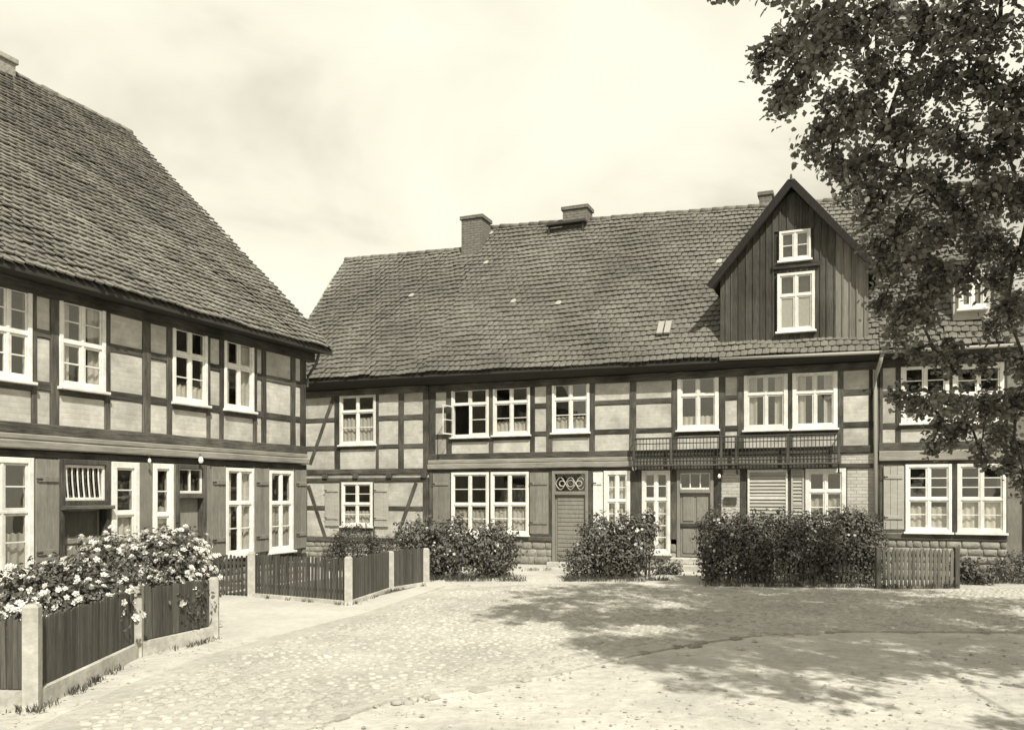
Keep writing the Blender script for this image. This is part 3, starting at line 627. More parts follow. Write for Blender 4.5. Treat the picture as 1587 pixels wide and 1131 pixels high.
# dormer
zdb = 5.72; zap = 9.80; zde = 7.62; xm = (dx0 + dx1) / 2; hw = (dx1 - dx0) / 2
core = MB(); dz = lambda x: zde + (zap - .14 - zde) * (1 - abs(x - xm) / hw)
yb = 3.5
core.add([(dx0, dy + .03, zdb), (dx1, dy + .03, zdb), (dx1, dy + .03, zde), (xm, dy + .03, zap - .15), (dx0, dy + .03, zde), (dx0, 1.9, zdb + 1.4), (dx1, 1.9, zdb + 1.4), (dx1, 1.9, zde), (xm, yb, zap - .15), (dx0, 1.9, zde)],
         [(0, 1, 2, 3, 4), (9, 8, 7, 6, 5), (0, 4, 9, 5), (1, 6, 7, 2), (0, 5, 6, 1), (4, 3, 8, 9), (3, 2, 7, 8)])
dm = HB.part('dormer', core, 'soffit')
wx0, wx1 = HB.x(1205), HB.x(1263); wz0, wz1 = HB.z(1234, 514), HB.z(1234, 424); vz0, vz1 = HB.z(1230, 405), HB.z(1230, 359)
x = dx0
while x < dx1 - .02:
    w = random.uniform(.13, .19); x2 = min(x + w, dx1); xc = (x + x2) / 2
    def top(xx): return dz(xx)
    segs = [(zdb, None)]
    if wx0 - .05 < xc < wx1 + .05: segs = [(zdb, wz0 - .02), (wz1 + .02, vz0 - .02), (vz1 + .02, None)]
    mm = 'dormer_board_pale' if xc > HB.x(1299) else 'dormer_board'
    for q0, q1 in segs:
        ya = dy - random.uniform(0, .006); t0 = top(x + .003) if q1 is None else q1; t1 = top(x2 - .003) if q1 is None else q1
        MB().add([(x + .003, ya, q0), (x2 - .003, ya, q0), (x2 - .003, ya, t1), (x + .003, ya, t0), (x + .003, dy + .025, q0), (x2 - .003, dy + .025, q0), (x2 - .003, dy + .025, t1), (x + .003, dy + .025, t0)],
                 [(0, 1, 2, 3), (5, 4, 7, 6), (0, 3, 7, 4), (1, 5, 6, 2), (3, 2, 6, 7), (0, 4, 5, 1)]).build('board', mm, dm)
        ze_ = top(x2) - .05 if q1 is None else q1
        if x2 < dx1 - .05: MB().cbox(x2 - .02, x2 + .02, dy - .028, dy - .005, q0 + .003, ze_ - .004, .006).build('batten', mm, dm)
    x = x2
class Off:                                             # windows set into the dormer front
    def __init__(s, h, dy): s.h = h; s.dy = dy
    def part(s, name, mb, m, smooth=False, parent=None, loc=None): return s.h.part(name, mb, m, smooth, parent, (loc[0], loc[1] + s.dy, loc[2]))
window(Off(HB, dy), wx0, wx1, wz0, wz1, nu=1, nl=1, ft=.38, curtain=0, y=-.06, fw=.07)
window(Off(HB, dy), HB.x(1208), HB.x(1257), vz0, vz1, nu=0, nl=2, curtain=0, y=-.06, fw=.06)
HB.part('blind', MB().box(wx0 + .06, wx1 - .06, dy - .004, dy - .001, wz0 + .06, wz0 + (wz1 - wz0) * .62), 'curtain')
MB().cbox(wx0 - .12, wx1 + .12, dy - .07, dy - .03, vz0 - .20, vz0 - .08, .01).build('ledge', 'timber_h', dm)
for s in (-1, 1):                                      # dormer roof: slabs with tile courses, barge boards
    ee = Vector((xm + s * (hw + .22), dy - .30, zde - .22)); rr = Vector((xm, dy - .30, zap + .04)); e2 = Vector((xm + s * (hw + .22), 1.75, zde - .22)); r2 = Vector((xm, 3.45, zap + .04))
    dn = Vector((-s * .6, 0, -.8)) * .07
    MB().add([ee, rr, r2, e2, ee + dn, rr + dn, r2 + dn, e2 + dn], [(0, 1, 2, 3), (7, 6, 5, 4), (0, 4, 5, 1), (1, 5, 6, 2), (2, 6, 7, 3), (3, 7, 4, 0)]).build('dormer_roof', 'tile_old', dm)
    n = 11; tc_ = MB()
    for j in range(n):
        p0 = ee.lerp(rr, j / n); p1 = ee.lerp(rr, (j + 1.1) / n); q0 = e2.lerp(r2, j / n); q1 = e2.lerp(r2, (j + 1.1) / n); up_ = Vector((s * .6, 0, .8)); m_ = 9
        for i in range(m_):
            f0, f1 = i / m_, (i + .97) / m_; tc_.add([p0.lerp(q0, f0) + up_ * .05, p0.lerp(q0, f1) + up_ * .05, p1.lerp(q1, f1) + up_ * .012, p1.lerp(q1, f0) + up_ * .012, p0.lerp(q0, f0) + up_ * .02, p0.lerp(q0, f1) + up_ * .02], [(0, 1, 2, 3), (4, 5, 1, 0)])
    tag(tc_.build('tile_courses', 'tile_old', dm), kind='stuff')
    bb = MB().beam((xm + s * (hw + .24), zde - .30), (xm, zap - .04), .18, dy - .335, dy - .295, .008, .002); bb.build('barge_board', 'tarred_board', dm)
MB().tube([(xm, dy - .32, zap - .02), (xm, dy - .32, zap + .13)], [.04, .02], 8).build('finial', 'timber_v', dm)
# balcony
bx0, bx1 = HB.x(984), HB.x(1302); zf = HB.F.z(1140, 718, .3); zr = HB.F.z(1140, 676, .3)
bal = HB.part('balcony', MB().cbox(bx0, bx1, -.30, -.12, zf - .05, zf, .012), 'timber_h')
for zz, r in ((zr, .026), (zr - .14, .014), (zf + .09, .018)): MB().tube([(bx0 + .02, -.27, zz), (bx1 - .02, -.27, zz)], r, 6).build('rail', 'iron', bal)
n = int((bx1 - bx0) / .088)
bmesh_ = MB().tube([(0, 0, 0), (0, 0, zr - zf)], .0095, 6).mesh('baluster', 'iron')
for i in range(n + 1):
    o = obj('baluster', bmesh_, bal, loc=(bx0 + .03 + (bx1 - bx0 - .06) * i / n, -.27, zf))
for px in (986, 1043, 1120, 1143, 1222, 1300):
    MB().cbox(HB.x(px) - .03, HB.x(px) + .03, -.295, -.245, zf + .002, zr + .03, .008).build('railing_post', 'timber_v', bal)
    MB().tube([(HB.x(px), -.25, zf - .055), (HB.x(px), -.06, zf - .26)], .02, 6).build('bracket', 'iron', bal)
for xx in (bx0 + .02, bx1 - .02): MB().tube([(xx, -.27, zr), (xx, -.03, zr)], .018, 6).build('end_rail', 'iron', bal)
# chimneys and roof pieces
def mainpt(h, px, py, y):                               # local x, z of a point seen at px,py and standing y behind the front
    k = (px - CX) / FPX; Y = (D0 + y) / (.3816 * k + .9243); p = Vector((k * Y, Y, 0)) - Vector(h.e.location); return p.dot(h.F.t), EYE + (HY - py) / FPX * Y
xa_, zc_ = mainpt(HB, 722, 339, yrA); xb_, _ = mainpt(HB, 753, 339, yrA)
chimney(HA, xa_ + HB.u0 - HA.u0, xb_ + HB.u0 - HA.u0, yrA - .35, yrA + .4, 9.6, zc_)
xa_, zc_ = mainpt(HB, 877, 324, yrB); xb_, zb_ = mainpt(HB, 914, 350, yrB); xc_, _ = mainpt(HB, 856, 350, yrB)
chimney(HB, xa_, xb_, yrB - .32, yrB + .3, 10.6, zc_)
HB.part('roof_walkway', MB().cbox(xc_, xb_ + .03, yrB - .62, yrB - .36, zb_ - .02, zb_ + .06, .01).box(xc_ + .05, xc_ + .10, yrB - .55, yrB - .45, zb_ - .35, zb_ - .02).box(xb_ - .10, xb_ - .05, yrB - .55, yrB - .45, zb_ - .35, zb_ - .02), 'iron')
xa_, zc_ = mainpt(HB, 1178, 300, yrB + .3); xb_, _ = mainpt(HB, 1197, 300, yrB + .3); chimney(HB, xa_, xb_, yrB + .05, yrB + .55, 10.2, zc_)
xg, zg = mainpt(HB, 1028, 516, .28)
for i in range(2): HB.part('glass_tile', MB().add([(xg - .16 + i * .2, .12, zg - .02), (xg + .0 + i * .2, .12, zg - .02), (xg + .0 + i * .2, .45, zg + .36), (xg - .16 + i * .2, .45, zg + .36), (xg - .16 + i * .2, .15, zg - .06), (xg + .0 + i * .2, .15, zg - .06), (xg + .0 + i * .2, .48, zg + .33), (xg - .16 + i * .2, .48, zg + .33)],
       [(0, 1, 2, 3), (7, 6, 5, 4), (0, 4, 5, 1), (1, 5, 6, 2), (2, 6, 7, 3), (3, 7, 4, 0)]), 'zinc')
xd = HB.x(1357)
HB.part('downpipe', MB().tube([(xd + .14, -.46, eave_z(1362) - .08), (xd + .10, -.40, 5.16), (xd, -.13, 4.85), (xd, -.12, 4.5), (xd, -.12, .05)], .048, 10), 'zinc', True)
HB.part('gutter', MB().tube([(HB.x(1120), -OH - .05, eave_z(1120) - .03), (b, -OH - .05, eave_z(1362) - .05)], .04, 8), 'zinc', True)
# --- right house
a, b = HC.x(1362.5), HC.x(1561); zt = 5.22; zpt, zpb = HC.z(1420, 686), HC.z(1420, 697)
P = px_posts(HC, [(1362.5, 1368), (1388, 1396), (1471, 1476), (1556, 1561)])
W = [wpx(HC, 1396, 1471, 564, 655, nu=2, nl=2, ft=.52, curtain=.4, fw=.09), wpx(HC, 1476, 1556, 563, 655, nu=2, nl=2, ft=.52, curtain=.4, fw=.09)]
storey(HC, P, zpt, zt, [HC.z(1380, 610), HC.z(1380, 660)], W)
HC.rail(a, b, (zpt + zpb) / 2, zpt - zpb + .02, 'timber_h', y=-.05, name='sill_beam')
z0c = HC.z(1420, 714)
HC.part('cover_board', MB().beam((a, (z0c + zpb - .01) / 2), (b, (z0c + zpb - .01) / 2), zpb - .01 - z0c, -.10, .12, .02, .004), 'timber_pale')
HC.rail(a, b, z0c - .04, .075, 'timber_h', y=-.04, name='lintel_beam'); zlt = z0c - .08; zso = HC.z(1430, 828)
P = px_posts(HC, [(1362.5, 1369), (1400, 1403), (1475, 1483), (1559, 1561)])
W = [dict(x0=HC.x(1403), x1=HC.x(1475), z0=HC.z(1440, 824), z1=zlt - .005, nu=3, nl=2, ft=.52, curtain=.46), dict(x0=HC.x(1483), x1=HC.x(1559), z0=HC.z(1440, 824), z1=zlt - .005, nu=3, nl=2, ft=.52, curtain=.46)]
storey(HC, P, zso, zlt, [], W, m='brick_white')
shutter(HC, HC.x(1369), HC.x(1401), HC.z(1390, 820), zlt - .04, 'shutter_pale')
HC.rail(a, b, zso - .06, .12, 'timber_h', y=-.04, name='sole_plate'); plinth(HC, a, b, zso - .115)
roof(HC, (a, -OH, 5.42), (b + .3, -OH, 5.40), (a, yrB, 10.78), (b + .3, yrB, 10.78), .228, .18, 'tile_old', 120)
back_slope(HC, a, b + .3, 10.7, 10.7, yrB + .03, 9.6, 5.4); eaves(HC, a, b + .25, 5.42, 5.40, OH, zt + .02); shell(HC, a + .02, b - .02, 9.2, 5.22, 10.5, yrB)
HC.part('gutter', MB().tube([(a, -OH - .05, 5.37), (b + .3, -OH - .05, 5.35)], .04, 8), 'zinc', True)
# small white dormer behind the leaves
ex0, ex1 = HC.x(1478), HC.x(1536); ez0, ez1 = 6.1, 7.5
dd = HC.part('dormer', MB().add([(ex0, .1, ez0), (ex1, .1, ez0), (ex1, .1, ez1), (ex0, .1, ez1), (ex0, 2.2, ez0 + 1.0), (ex1, 2.2, ez0 + 1.0), (ex1, 2.2, ez1 + .35), (ex0, 2.2, ez1 + .35)], [(0, 1, 2, 3), (5, 4, 7, 6), (0, 3, 7, 4), (1, 5, 6, 2), (3, 2, 6, 7), (0, 4, 5, 1)]), 'shutter_pale')
MB().add([(ex0 - .15, -.1, ez1 - .02), (ex1 + .15, -.1, ez1 - .02), (ex1 + .15, 2.4, ez1 + .38), (ex0 - .15, 2.4, ez1 + .38), (ex0 - .15, -.1, ez1 + .06), (ex1 + .15, -.1, ez1 + .06), (ex1 + .15, 2.4, ez1 + .46), (ex0 - .15, 2.4, ez1 + .46)], [(3, 2, 1, 0), (4, 5, 6, 7), (0, 1, 5, 4), (1, 2, 6, 5), (2, 3, 7, 6), (3, 0, 4, 7)]).build('dormer_roof', 'tile_old', dd)
window(Off(HC, .08), ex0 + .1, ex1 - .1, ez0 + .25, ez1 - .12, nu=1, nl=1, ft=.4, curtain=0, y=-.06)
# lamps on the walls
def wall_lamp(h, px, py, label, r=.085):
    x, z = h.x(px), h.z(px, py); q = h.W((x, -.05, z)); e = empty('wall_lamp', q, h.e.rotation_euler.z); tag(e, label, 'lamp', 'lamps on the house fronts')
    MB().tube([(0, .02, .05), (0, -.07, .08), (0, -.10, .05)], .010, 6).build('arm', 'iron', e)
    k = 10; m = MB(); rings = [(.0, .06), (.35, .05), (.75, .0), (.95, -.06), (.9, -.12), (.5, -.16)]
    for rr, zz in rings:
        for i in range(k): m.v.append((rr * r * math.cos(2 * math.pi * i / k), -.10 + rr * r * math.sin(2 * math.pi * i / k), zz * r / .085))
    for j in range(len(rings) - 1):
        for i in range(k): m.f.append((j * k + i, (j + 1) * k + i, (j + 1) * k + (i + 1) % k, j * k + (i + 1) % k))
    m.build('globe', 'porcelain', e, True)
wall_lamp(H1, 222, 712, 'small white lamp above the two narrow windows of the left house', .032)
wall_lamp(H1, 302, 710, 'white shaded lamp over the farther door of the left house', .052)
wall_lamp(HB, 985, 722, 'white globe lamp at the left end of the balcony', .065)
wall_lamp(HB, 1116, 736, 'small white lamp right of the panelled door', .045)

# grey outbuilding beyond the right house
HD = House(MAIN, 1562, 'outbuilding', 'grey plastered wall at right edge beyond the end of the right house', 'building')
xd1 = HD.x(1790)
HD.part('wall', MB().box(.06, xd1, 1.2, 5, 0, 4.6), 'shutter'); HD.part('roof', MB().add([(.0, .9, 4.55), (xd1, .9, 4.55), (xd1, 3.1, 6.6), (0, 3.1, 6.6), (0, 5.3, 4.55), (xd1, 5.3, 4.55)], [(0, 1, 2, 3), (3, 2, 5, 4), (0, 3, 4), (1, 5, 2), (0, 4, 5, 1)]), 'tile_old')
for i in range(6): HD.part('plank', MB().cbox(.5 + i * .2, .69 + i * .2, 1.15, 1.199, .05, 2.2, .008), 'door_dark')

# ------------------------------------------------------------------ ground
def sheet(name, pts, z, m, label=None, parent=None):
    n = len(pts); mb = MB(); mb.add([(p[0], p[1], z) for p in pts] + [(p[0], p[1], -.08) for p in pts], [tuple(range(n))] + [(i, (i + 1) % n, (i + 1) % n + n, i + n) for i in range(n)]); o = mb.build(name, m, parent); return tag(o, kind='structure')
gr = MB()
xs = np.concatenate([[-600, -80], np.arange(-30, 31, 1.0), [80, 600]]); ys = np.concatenate([[-300, -30], np.arange(-5, 46, 1.0), [100, 900]])
def bumpz(x, y): return .006 * math.sin(x * 1.3 + y * .7) + .006 * math.sin(x * .6 - y * 1.1 + 2)
for y in ys:
    for x in xs: gr.v.append((x, y, bumpz(x, y) - .012 if abs(x) < 40 and y < 60 else -.012))
nx = len(xs)
for j in range(len(ys) - 1):
    for i in range(nx - 1): gr.f.append((j * nx + i, j * nx + i + 1, (j + 1) * nx + i + 1, (j + 1) * nx + i))
tag(gr.build('ground', 'sand', smooth=True), kind='structure')
# cobbled square
G = lambda px, py: ground(px, py)
gut = [G(150, 1330), G(420, 1150), G(600, 1086), G(760, 1060), G(880, 1040), G(985, 1014), G(1080, 996), G(1180, 983), G(1320, 978), G(1480, 978), G(1600, 979), G(1900, 982)]
left_edge = [G(1900, 903), G(1400, 914), G(1100, 909), G(880, 903), G(700, 912), G(640, 925), G(565, 950), G(430, 985), G(330, 1012), G(200, 1060), G(90, 1110), G(-60, 1200)]
poly = [Vector((p.x, p.y)) for p in gut + left_edge]
def inside(x, y, P):
    c = False; n = len(P); j = n - 1
    for i in range(n):
        if (P[i].y > y) != (P[j].y > y) and x < (P[j].x - P[i].x) * (y - P[i].y) / (P[j].y - P[i].y) + P[i].x: c = not c
        j = i
    return c
bed = sheet('cobbled_square', [(p.x, p.y) for p in poly], .006, 'soil'); bed.data.materials[0] = MATS['cobble_bed']
stones = []
sx = .128; y = 4.0; row = 0
while y < 24:
    sy = .112; x = -8 + (row % 2) * sx * .5
    while x < 16:
        X = x + random.uniform(-.036, .036) + .10 * math.sin(y * 1.1); Y = y + random.uniform(-.032, .032) + .12 * math.sin(x * .55)
        pn = math.sin(X * 1.7 + 1.3 * math.sin(Y * .9)) * math.sin(Y * 1.9 + 1.1 * math.sin(X * .8))
        XJ, YJ = X + .16 * math.sin(Y * 5.3 + X) + random.gauss(0, .07), Y + .20 * math.sin(X * 2.9) * math.sin(X * 1.1 + 1) + random.gauss(0, .08)
        if inside(XJ, YJ, poly) and inside(X - .30, Y + .12, poly) and random.random() > .06 + .25 * max(0, pn) + (0 if inside(X + .25, Y - .25, poly) and inside(X - .25, Y + .2, poly) else .35): stones.append((X, Y))
        x += sx
    y += sy; row += 1
def cobble_mesh(seed):
    r = random.Random(seed); k = 7; m = []; rings = ((1.0, -.02), (.95, .006), (.66, .017)); V = []; F = []
    jit = [r.uniform(.82, 1.06) for _ in range(k)]
    for q, z in rings:
        for i in range(k): t = 2 * math.pi * i / k; V.append((0.064 * q * jit[i] * math.cos(t), .056 * q * jit[i] * math.sin(t), z + r.uniform(-.002, .002)))
    for j in range(2):
        for i in range(k): F.append((j * k + i, j * k + (i + 1) % k, (j + 1) * k + (i + 1) % k, (j + 1) * k + i))
    V.append((0, 0, .020)); c = len(V) - 1
    for i in range(k): F.append((2 * k + i, 2 * k + (i + 1) % k, c, c))
    return np.array(V), F
var = [cobble_mesh(i) for i in range(6)]; cm = []
for V, F in var:
    mb = MB(); mb.v = [tuple(v) for v in V]; mb.f = [f if f[2] != f[3] else f[:3] for f in F]; me = mb.mesh('cobblestone', 'cobble'); me.polygons.foreach_set('use_smooth', [True] * len(me.polygons)); cm.append(me)
def inframe(p): a_, b_ = to_px((p[0], p[1], 0)) if p[1] > .5 else (-1, -1); return 0 < a_ < 1587 and b_ < 1131
near = sorted([s for s in stones if inframe(s)], key=lambda s: s[1])[:300]; ns = set(near)
for s in near:
    o = bpy.data.objects.new('cobblestone', random.choice(cm)); C.objects.link(o); o.parent = bed
    o.location = (s[0], s[1], random.uniform(-.006, .006)); o.rotation_euler = (0, 0, random.uniform(0, 6.28)); q = random.uniform(.9, 1.1); o.scale = (q, q, q)
rest = [s for s in stones if s not in ns]; VV = []; FF = []; off = 0
for i, s in enumerate(rest):
    V, F = var[i % 6]; t = random.uniform(0, 6.28); q = random.uniform(.72, 1.15); c_, s_ = math.cos(t) * q, math.sin(t) * q
    VV.append(np.stack([V[:, 0] * c_ - V[:, 1] * s_ + s[0], V[:, 0] * s_ + V[:, 1] * c_ + s[1], V[:, 2] + random.uniform(-.010, .006)], 1)); 
    for f in F: FF.append((f[0] + off, f[1] + off, f[2] + off) if f[2] == f[3] else (f[0] + off, f[1] + off, f[2] + off, f[3] + off))
    off += len(V)
me = bpy.data.meshes.new('cobbles'); me.from_pydata(np.concatenate(VV).tolist(), [], FF); me.materials.append(MATS['cobble']); me.polygons.foreach_set('use_smooth', [True] * len(me.polygons))
tag(obj('cobbles', me, bed), kind='stuff')
# gutter of larger stones
gb = MB(); gpts = [Vector(p) for p in gut]; gutter = tag(empty('gutter', (gut[4].x, gut[4].y, 0)), kind='structure')
for p, q in zip(gpts[:-1], gpts[1:]):
    L = (q - p).length; n = max(1, int(L / .27))
    for i in range(n):
        if random.random() < .45: continue
        c = p.lerp(q, (i + .5) / n) - Vector(gutter.location); ang = math.atan2(q.y - p.y, q.x - p.x) + random.uniform(-.1, .1)
        o = MB().add([(-.12, -.075, -.03), (.12, -.075, -.03), (.12, .075, -.03), (-.12, .075, -.03), (-.125, -.08, .01), (.125, -.08, .01), (.125, .08, .01), (-.125, .08, .01), (-.09, -.05, .034), (.09, -.05, .03), (.09, .05, .034), (-.09, .05, .03)],
            [(0, 1, 5, 4), (1, 2, 6, 5), (2, 3, 7, 6), (3, 0, 4, 7), (4, 5, 9, 8), (5, 6, 10, 9), (6, 7, 11, 10), (7, 4, 8, 11), (8, 9, 10, 11)]).build('kerb_stone', 'kerb_stone', gutter)
        o.scale = (random.uniform(.4, .95), random.uniform(.5, .9), 1); o.location = (c.x + random.uniform(-.08, .08), c.y + random.uniform(-.12, .10), random.uniform(-.026, -.010)); o.rotation_euler = (0, 0, ang)
# pavement along the fences, garden soil, paths
sheet('pavement', [(p.x, p.y) for p in [G(345, 995), G(430, 985), G(565, 950), G(640, 925), G(690, 908), G(690, 896), G(560, 930), G(340, 921), G(150, 925), G(100, 960)][::1]], .010, 'paving')
sheet('garden_bed', [(-4.75, 8.0), (-4.85, 10.3), (-4.3, 11.5), (-5.0, 13.4), (-6.9, 12.9), (-9.5, 7.9)], .016, 'soil')
sheet('garden_bed', [(-5.7, 16.7), (-3.0, 15.3), (-1.95, 18.2), (-2.5, 22.6), (-4.9, 18.7)], .016, 'soil')
sheet('path', [(p.x, p.y) for p in [G(1000, 902), G(1096, 903), G(1104, 876), G(1046, 876)]], .014, 'paving')

# ------------------------------------------------------------------ fences
def concrete_post(parent, p, hgt, w=.13, rz=0.0):
    s = w / 2; c = .012
    V = []
    for (q, z) in ((s, -.05), (s, hgt - .03), (s - .025, hgt)):
        V += [(-q, -q, z), (q, -q, z), (q, q, z), (-q, q, z)]
    o = MB().add(V, [(0, 1, 5, 4), (1, 2, 6, 5), (2, 3, 7, 6), (3, 0, 4, 7), (4, 5, 9, 8), (5, 6, 10, 9), (6, 7, 11, 10), (7, 4, 8, 11), (8, 9, 10, 11)]).build('post', 'concrete', parent)
    o.location = p; o.rotation_euler = (0, 0, rz); return o
def picket_mesh(w, hgt, t=.02, point=False):
    z = hgt; 
    if point: V = [(-w / 2, 0, 0), (w / 2, 0, 0), (w / 2, 0, z - w * .7), (0, 0, z), (-w / 2, 0, z - w * .7)]
    else: V = [(-w / 2, 0, 0), (w / 2, 0, 0), (w / 2, 0, z - .012), (w * .3, 0, z), (-w * .3, 0, z), (-w / 2, 0, z - .012)]
    k = len(V); mb = MB(); mb.add(V + [(x, t, z_) for x, y_, z_ in V], [tuple(range(k)), tuple(range(2 * k - 1, k - 1, -1))] + [(i, i + k, (i + 1) % k + k, (i + 1) % k) for i in range(k)]); return mb
def fence_run(parent, p, q, hgt, gap, w, m, base=.10, inset=.08, rails=(.2, .8), point=False, plinth_h=0.0, bars=False):
    o0 = Vector(parent.location); d = q - p; L = d.length; u = d / L; ang = math.atan2(u.y, u.x); n = max(2, int((L - 2 * inset) / gap))
    meshes = [picket_mesh(w, hgt + dh, point=point).mesh('picket', m) for dh in (-.012, 0, .01)]
    for i in range(n):
        c = p + u * (inset + (L - 2 * inset) * (i + .5) / n) - o0; o = obj('picket', random.choice(meshes), parent, loc=(c.x, c.y, base)); o.rotation_euler = (random.uniform(-.012, .012), random.uniform(-.022, .022), ang)
    for r in rails:
        o = MB().box(inset * .7, L - inset * .7, .022, .062, base + hgt * r - .03, base + hgt * r + .03).build('rail', m, parent, loc=(p.x - o0.x, p.y - o0.y, 0)); o.rotation_euler = (0, 0, ang)
    if plinth_h:
        o = MB().add([(0, -.05, -.05), (L, -.05, -.05), (L, .07, -.05), (0, .07, -.05), (0, -.045, plinth_h - .01), (L, -.045, plinth_h - .01), (L, .06, plinth_h), (0, .06, plinth_h)], [(0, 1, 5, 4), (1, 2, 6, 5), (2, 3, 7, 6), (3, 0, 4, 7), (4, 5, 6, 7)]).build('plinth', 'concrete', parent, loc=(p.x - o0.x, p.y - o0.y, 0)); o.rotation_euler = (0, 0, ang)
# near fence
q0 = G(50, 1099); q1 = G(212, 1017); q2 = G(331, 989); qm = q0 + Vector((-3.4, .25, 0))
f1 = empty('picket_fence', q0); tag(f1, 'dark picket fence on concrete footing in front of the white roses', 'fence')
for p, hh in ((q0, .98), (q1, .86), (q2, .85)): concrete_post(f1, p - q0, hh, .135, .25)
for p, q in ((qm, q0), (q0, q1), (q1, q2)): fence_run(f1, p, q, .64, .058, .052, 'fence_wood', base=.19, plinth_h=.18)
# far fence
r0 = G(300, 921); r1 = G(390, 925); r2 = G(540, 938); r3 = G(605, 916); r4 = G(660, 907)
f2 = empty('picket_fence', r2); tag(f2, 'dark picket fence with pale posts turning the corner before the left house', 'fence')
for p, hh in ((r1, .88), (r2, .88), (r3, .83), (r4, .82)): concrete_post(f2, p - r2, hh, .14, .2)
for p, q, g, w in ((r1, r2, .075, .048), (r2, r3, .052, .048), (r3, r4, .052, .048)): fence_run(f2, p, q, .74, g, w, 'fence_wood', base=.09, plinth_h=.09)
gt = empty('garden_gate', r0); tag(gt, 'dark picket garden gate with diagonal brace left of the corner fence', 'gate')
fence_run(gt, r0, r1, .74, .085, .045, 'fence_wood', base=.06)
dg = r1 - r0
o = MB().beam((.15, .22), (dg.length - .15, .66), .05, .065, .09).build('brace', 'fence_wood', gt); o.rotation_euler = (0, 0, math.atan2(dg.y, dg.x))
# fence at the hedge
s0, s1, s2 = G(1100, 907), G(1362, 911), G(1484, 911)
f3 = empty('picket_fence', s1); tag(f3, 'weathered picket fence at the right end of the long hedge', 'fence')
fence_run(f3, s1, s2, .80, .088, .062, 'fence_pale', base=.04, point=True); fence_run(f3, s2, s2 + Vector((.9, 1.6, 0)), .80, .09, .065, 'fence_wood', base=.04, point=True)
for p in (s1, s2): MB().cbox(-.05, .05, -.01, .09, -.05, .86, .01).build('post', 'fence_wood', f3, loc=p - s1)
f4 = empty('picket_fence', s0); tag(f4, 'old picket fence swallowed by the long clipped hedge', 'fence')
fence_run(f4, G(1104, 903) + Vector((0, -.06, 0)), G(1360, 903) + Vector((0, -.06, 0)), .74, .105, .055, 'fence_wood', base=.04, point=True)

# ------------------------------------------------------------------ plants
def leaf_cloud(P, Nrm, size, asp=.55, fold=.25, rnd=.55):
    """six-cornered folded leaves at P, facing roughly Nrm"""
    n = len(P); Nn = Nrm + rng.normal(0, rnd, (n, 3)); Nn /= np.linalg.norm(Nn, axis=1, keepdims=True) + 1e-9
    T = np.cross(Nn, rng.normal(0, 1, (n, 3))); T[:, 2] -= .25; T -= Nn * (T * Nn).sum(1, keepdims=True); T /= np.linalg.norm(T, axis=1, keepdims=True) + 1e-9
    B = np.cross(Nn, T); s = (size * rng.uniform(.65, 1.3, n))[:, None]; a = s * asp * .5
    base = P - T * s * .5; tip = P + T * s * .5 - Nn * s * .12
    l1 = P - T * s * .15 + B * a + Nn * s * fold * .3; r1 = P - T * s * .15 - B * a + Nn * s * fold * .3
    l2 = P + T * s * .2 + B * a * .75 + Nn * s * fold * .2; r2 = P + T * s * .2 - B * a * .75 + Nn * s * fold * .2
    V = np.stack([base, l1, l2, tip, r2, r1], 1).reshape(-1, 3); o = (np.arange(n) * 6)[:, None]
    F = np.concatenate([o + np.array([[0, 1, 2, 3]]), o + np.array([[0, 3, 4, 5]])], 0); return V, F
def blob_points(c, r, n, shell_=.55):
    d = rng.normal(0, 1, (n, 3)); d /= np.linalg.norm(d, axis=1, keepdims=True); q = (shell_ + (1 - shell_) * rng.random(n)) ** .6
    return np.array(c) + d * np.array(r) * q[:, None], d
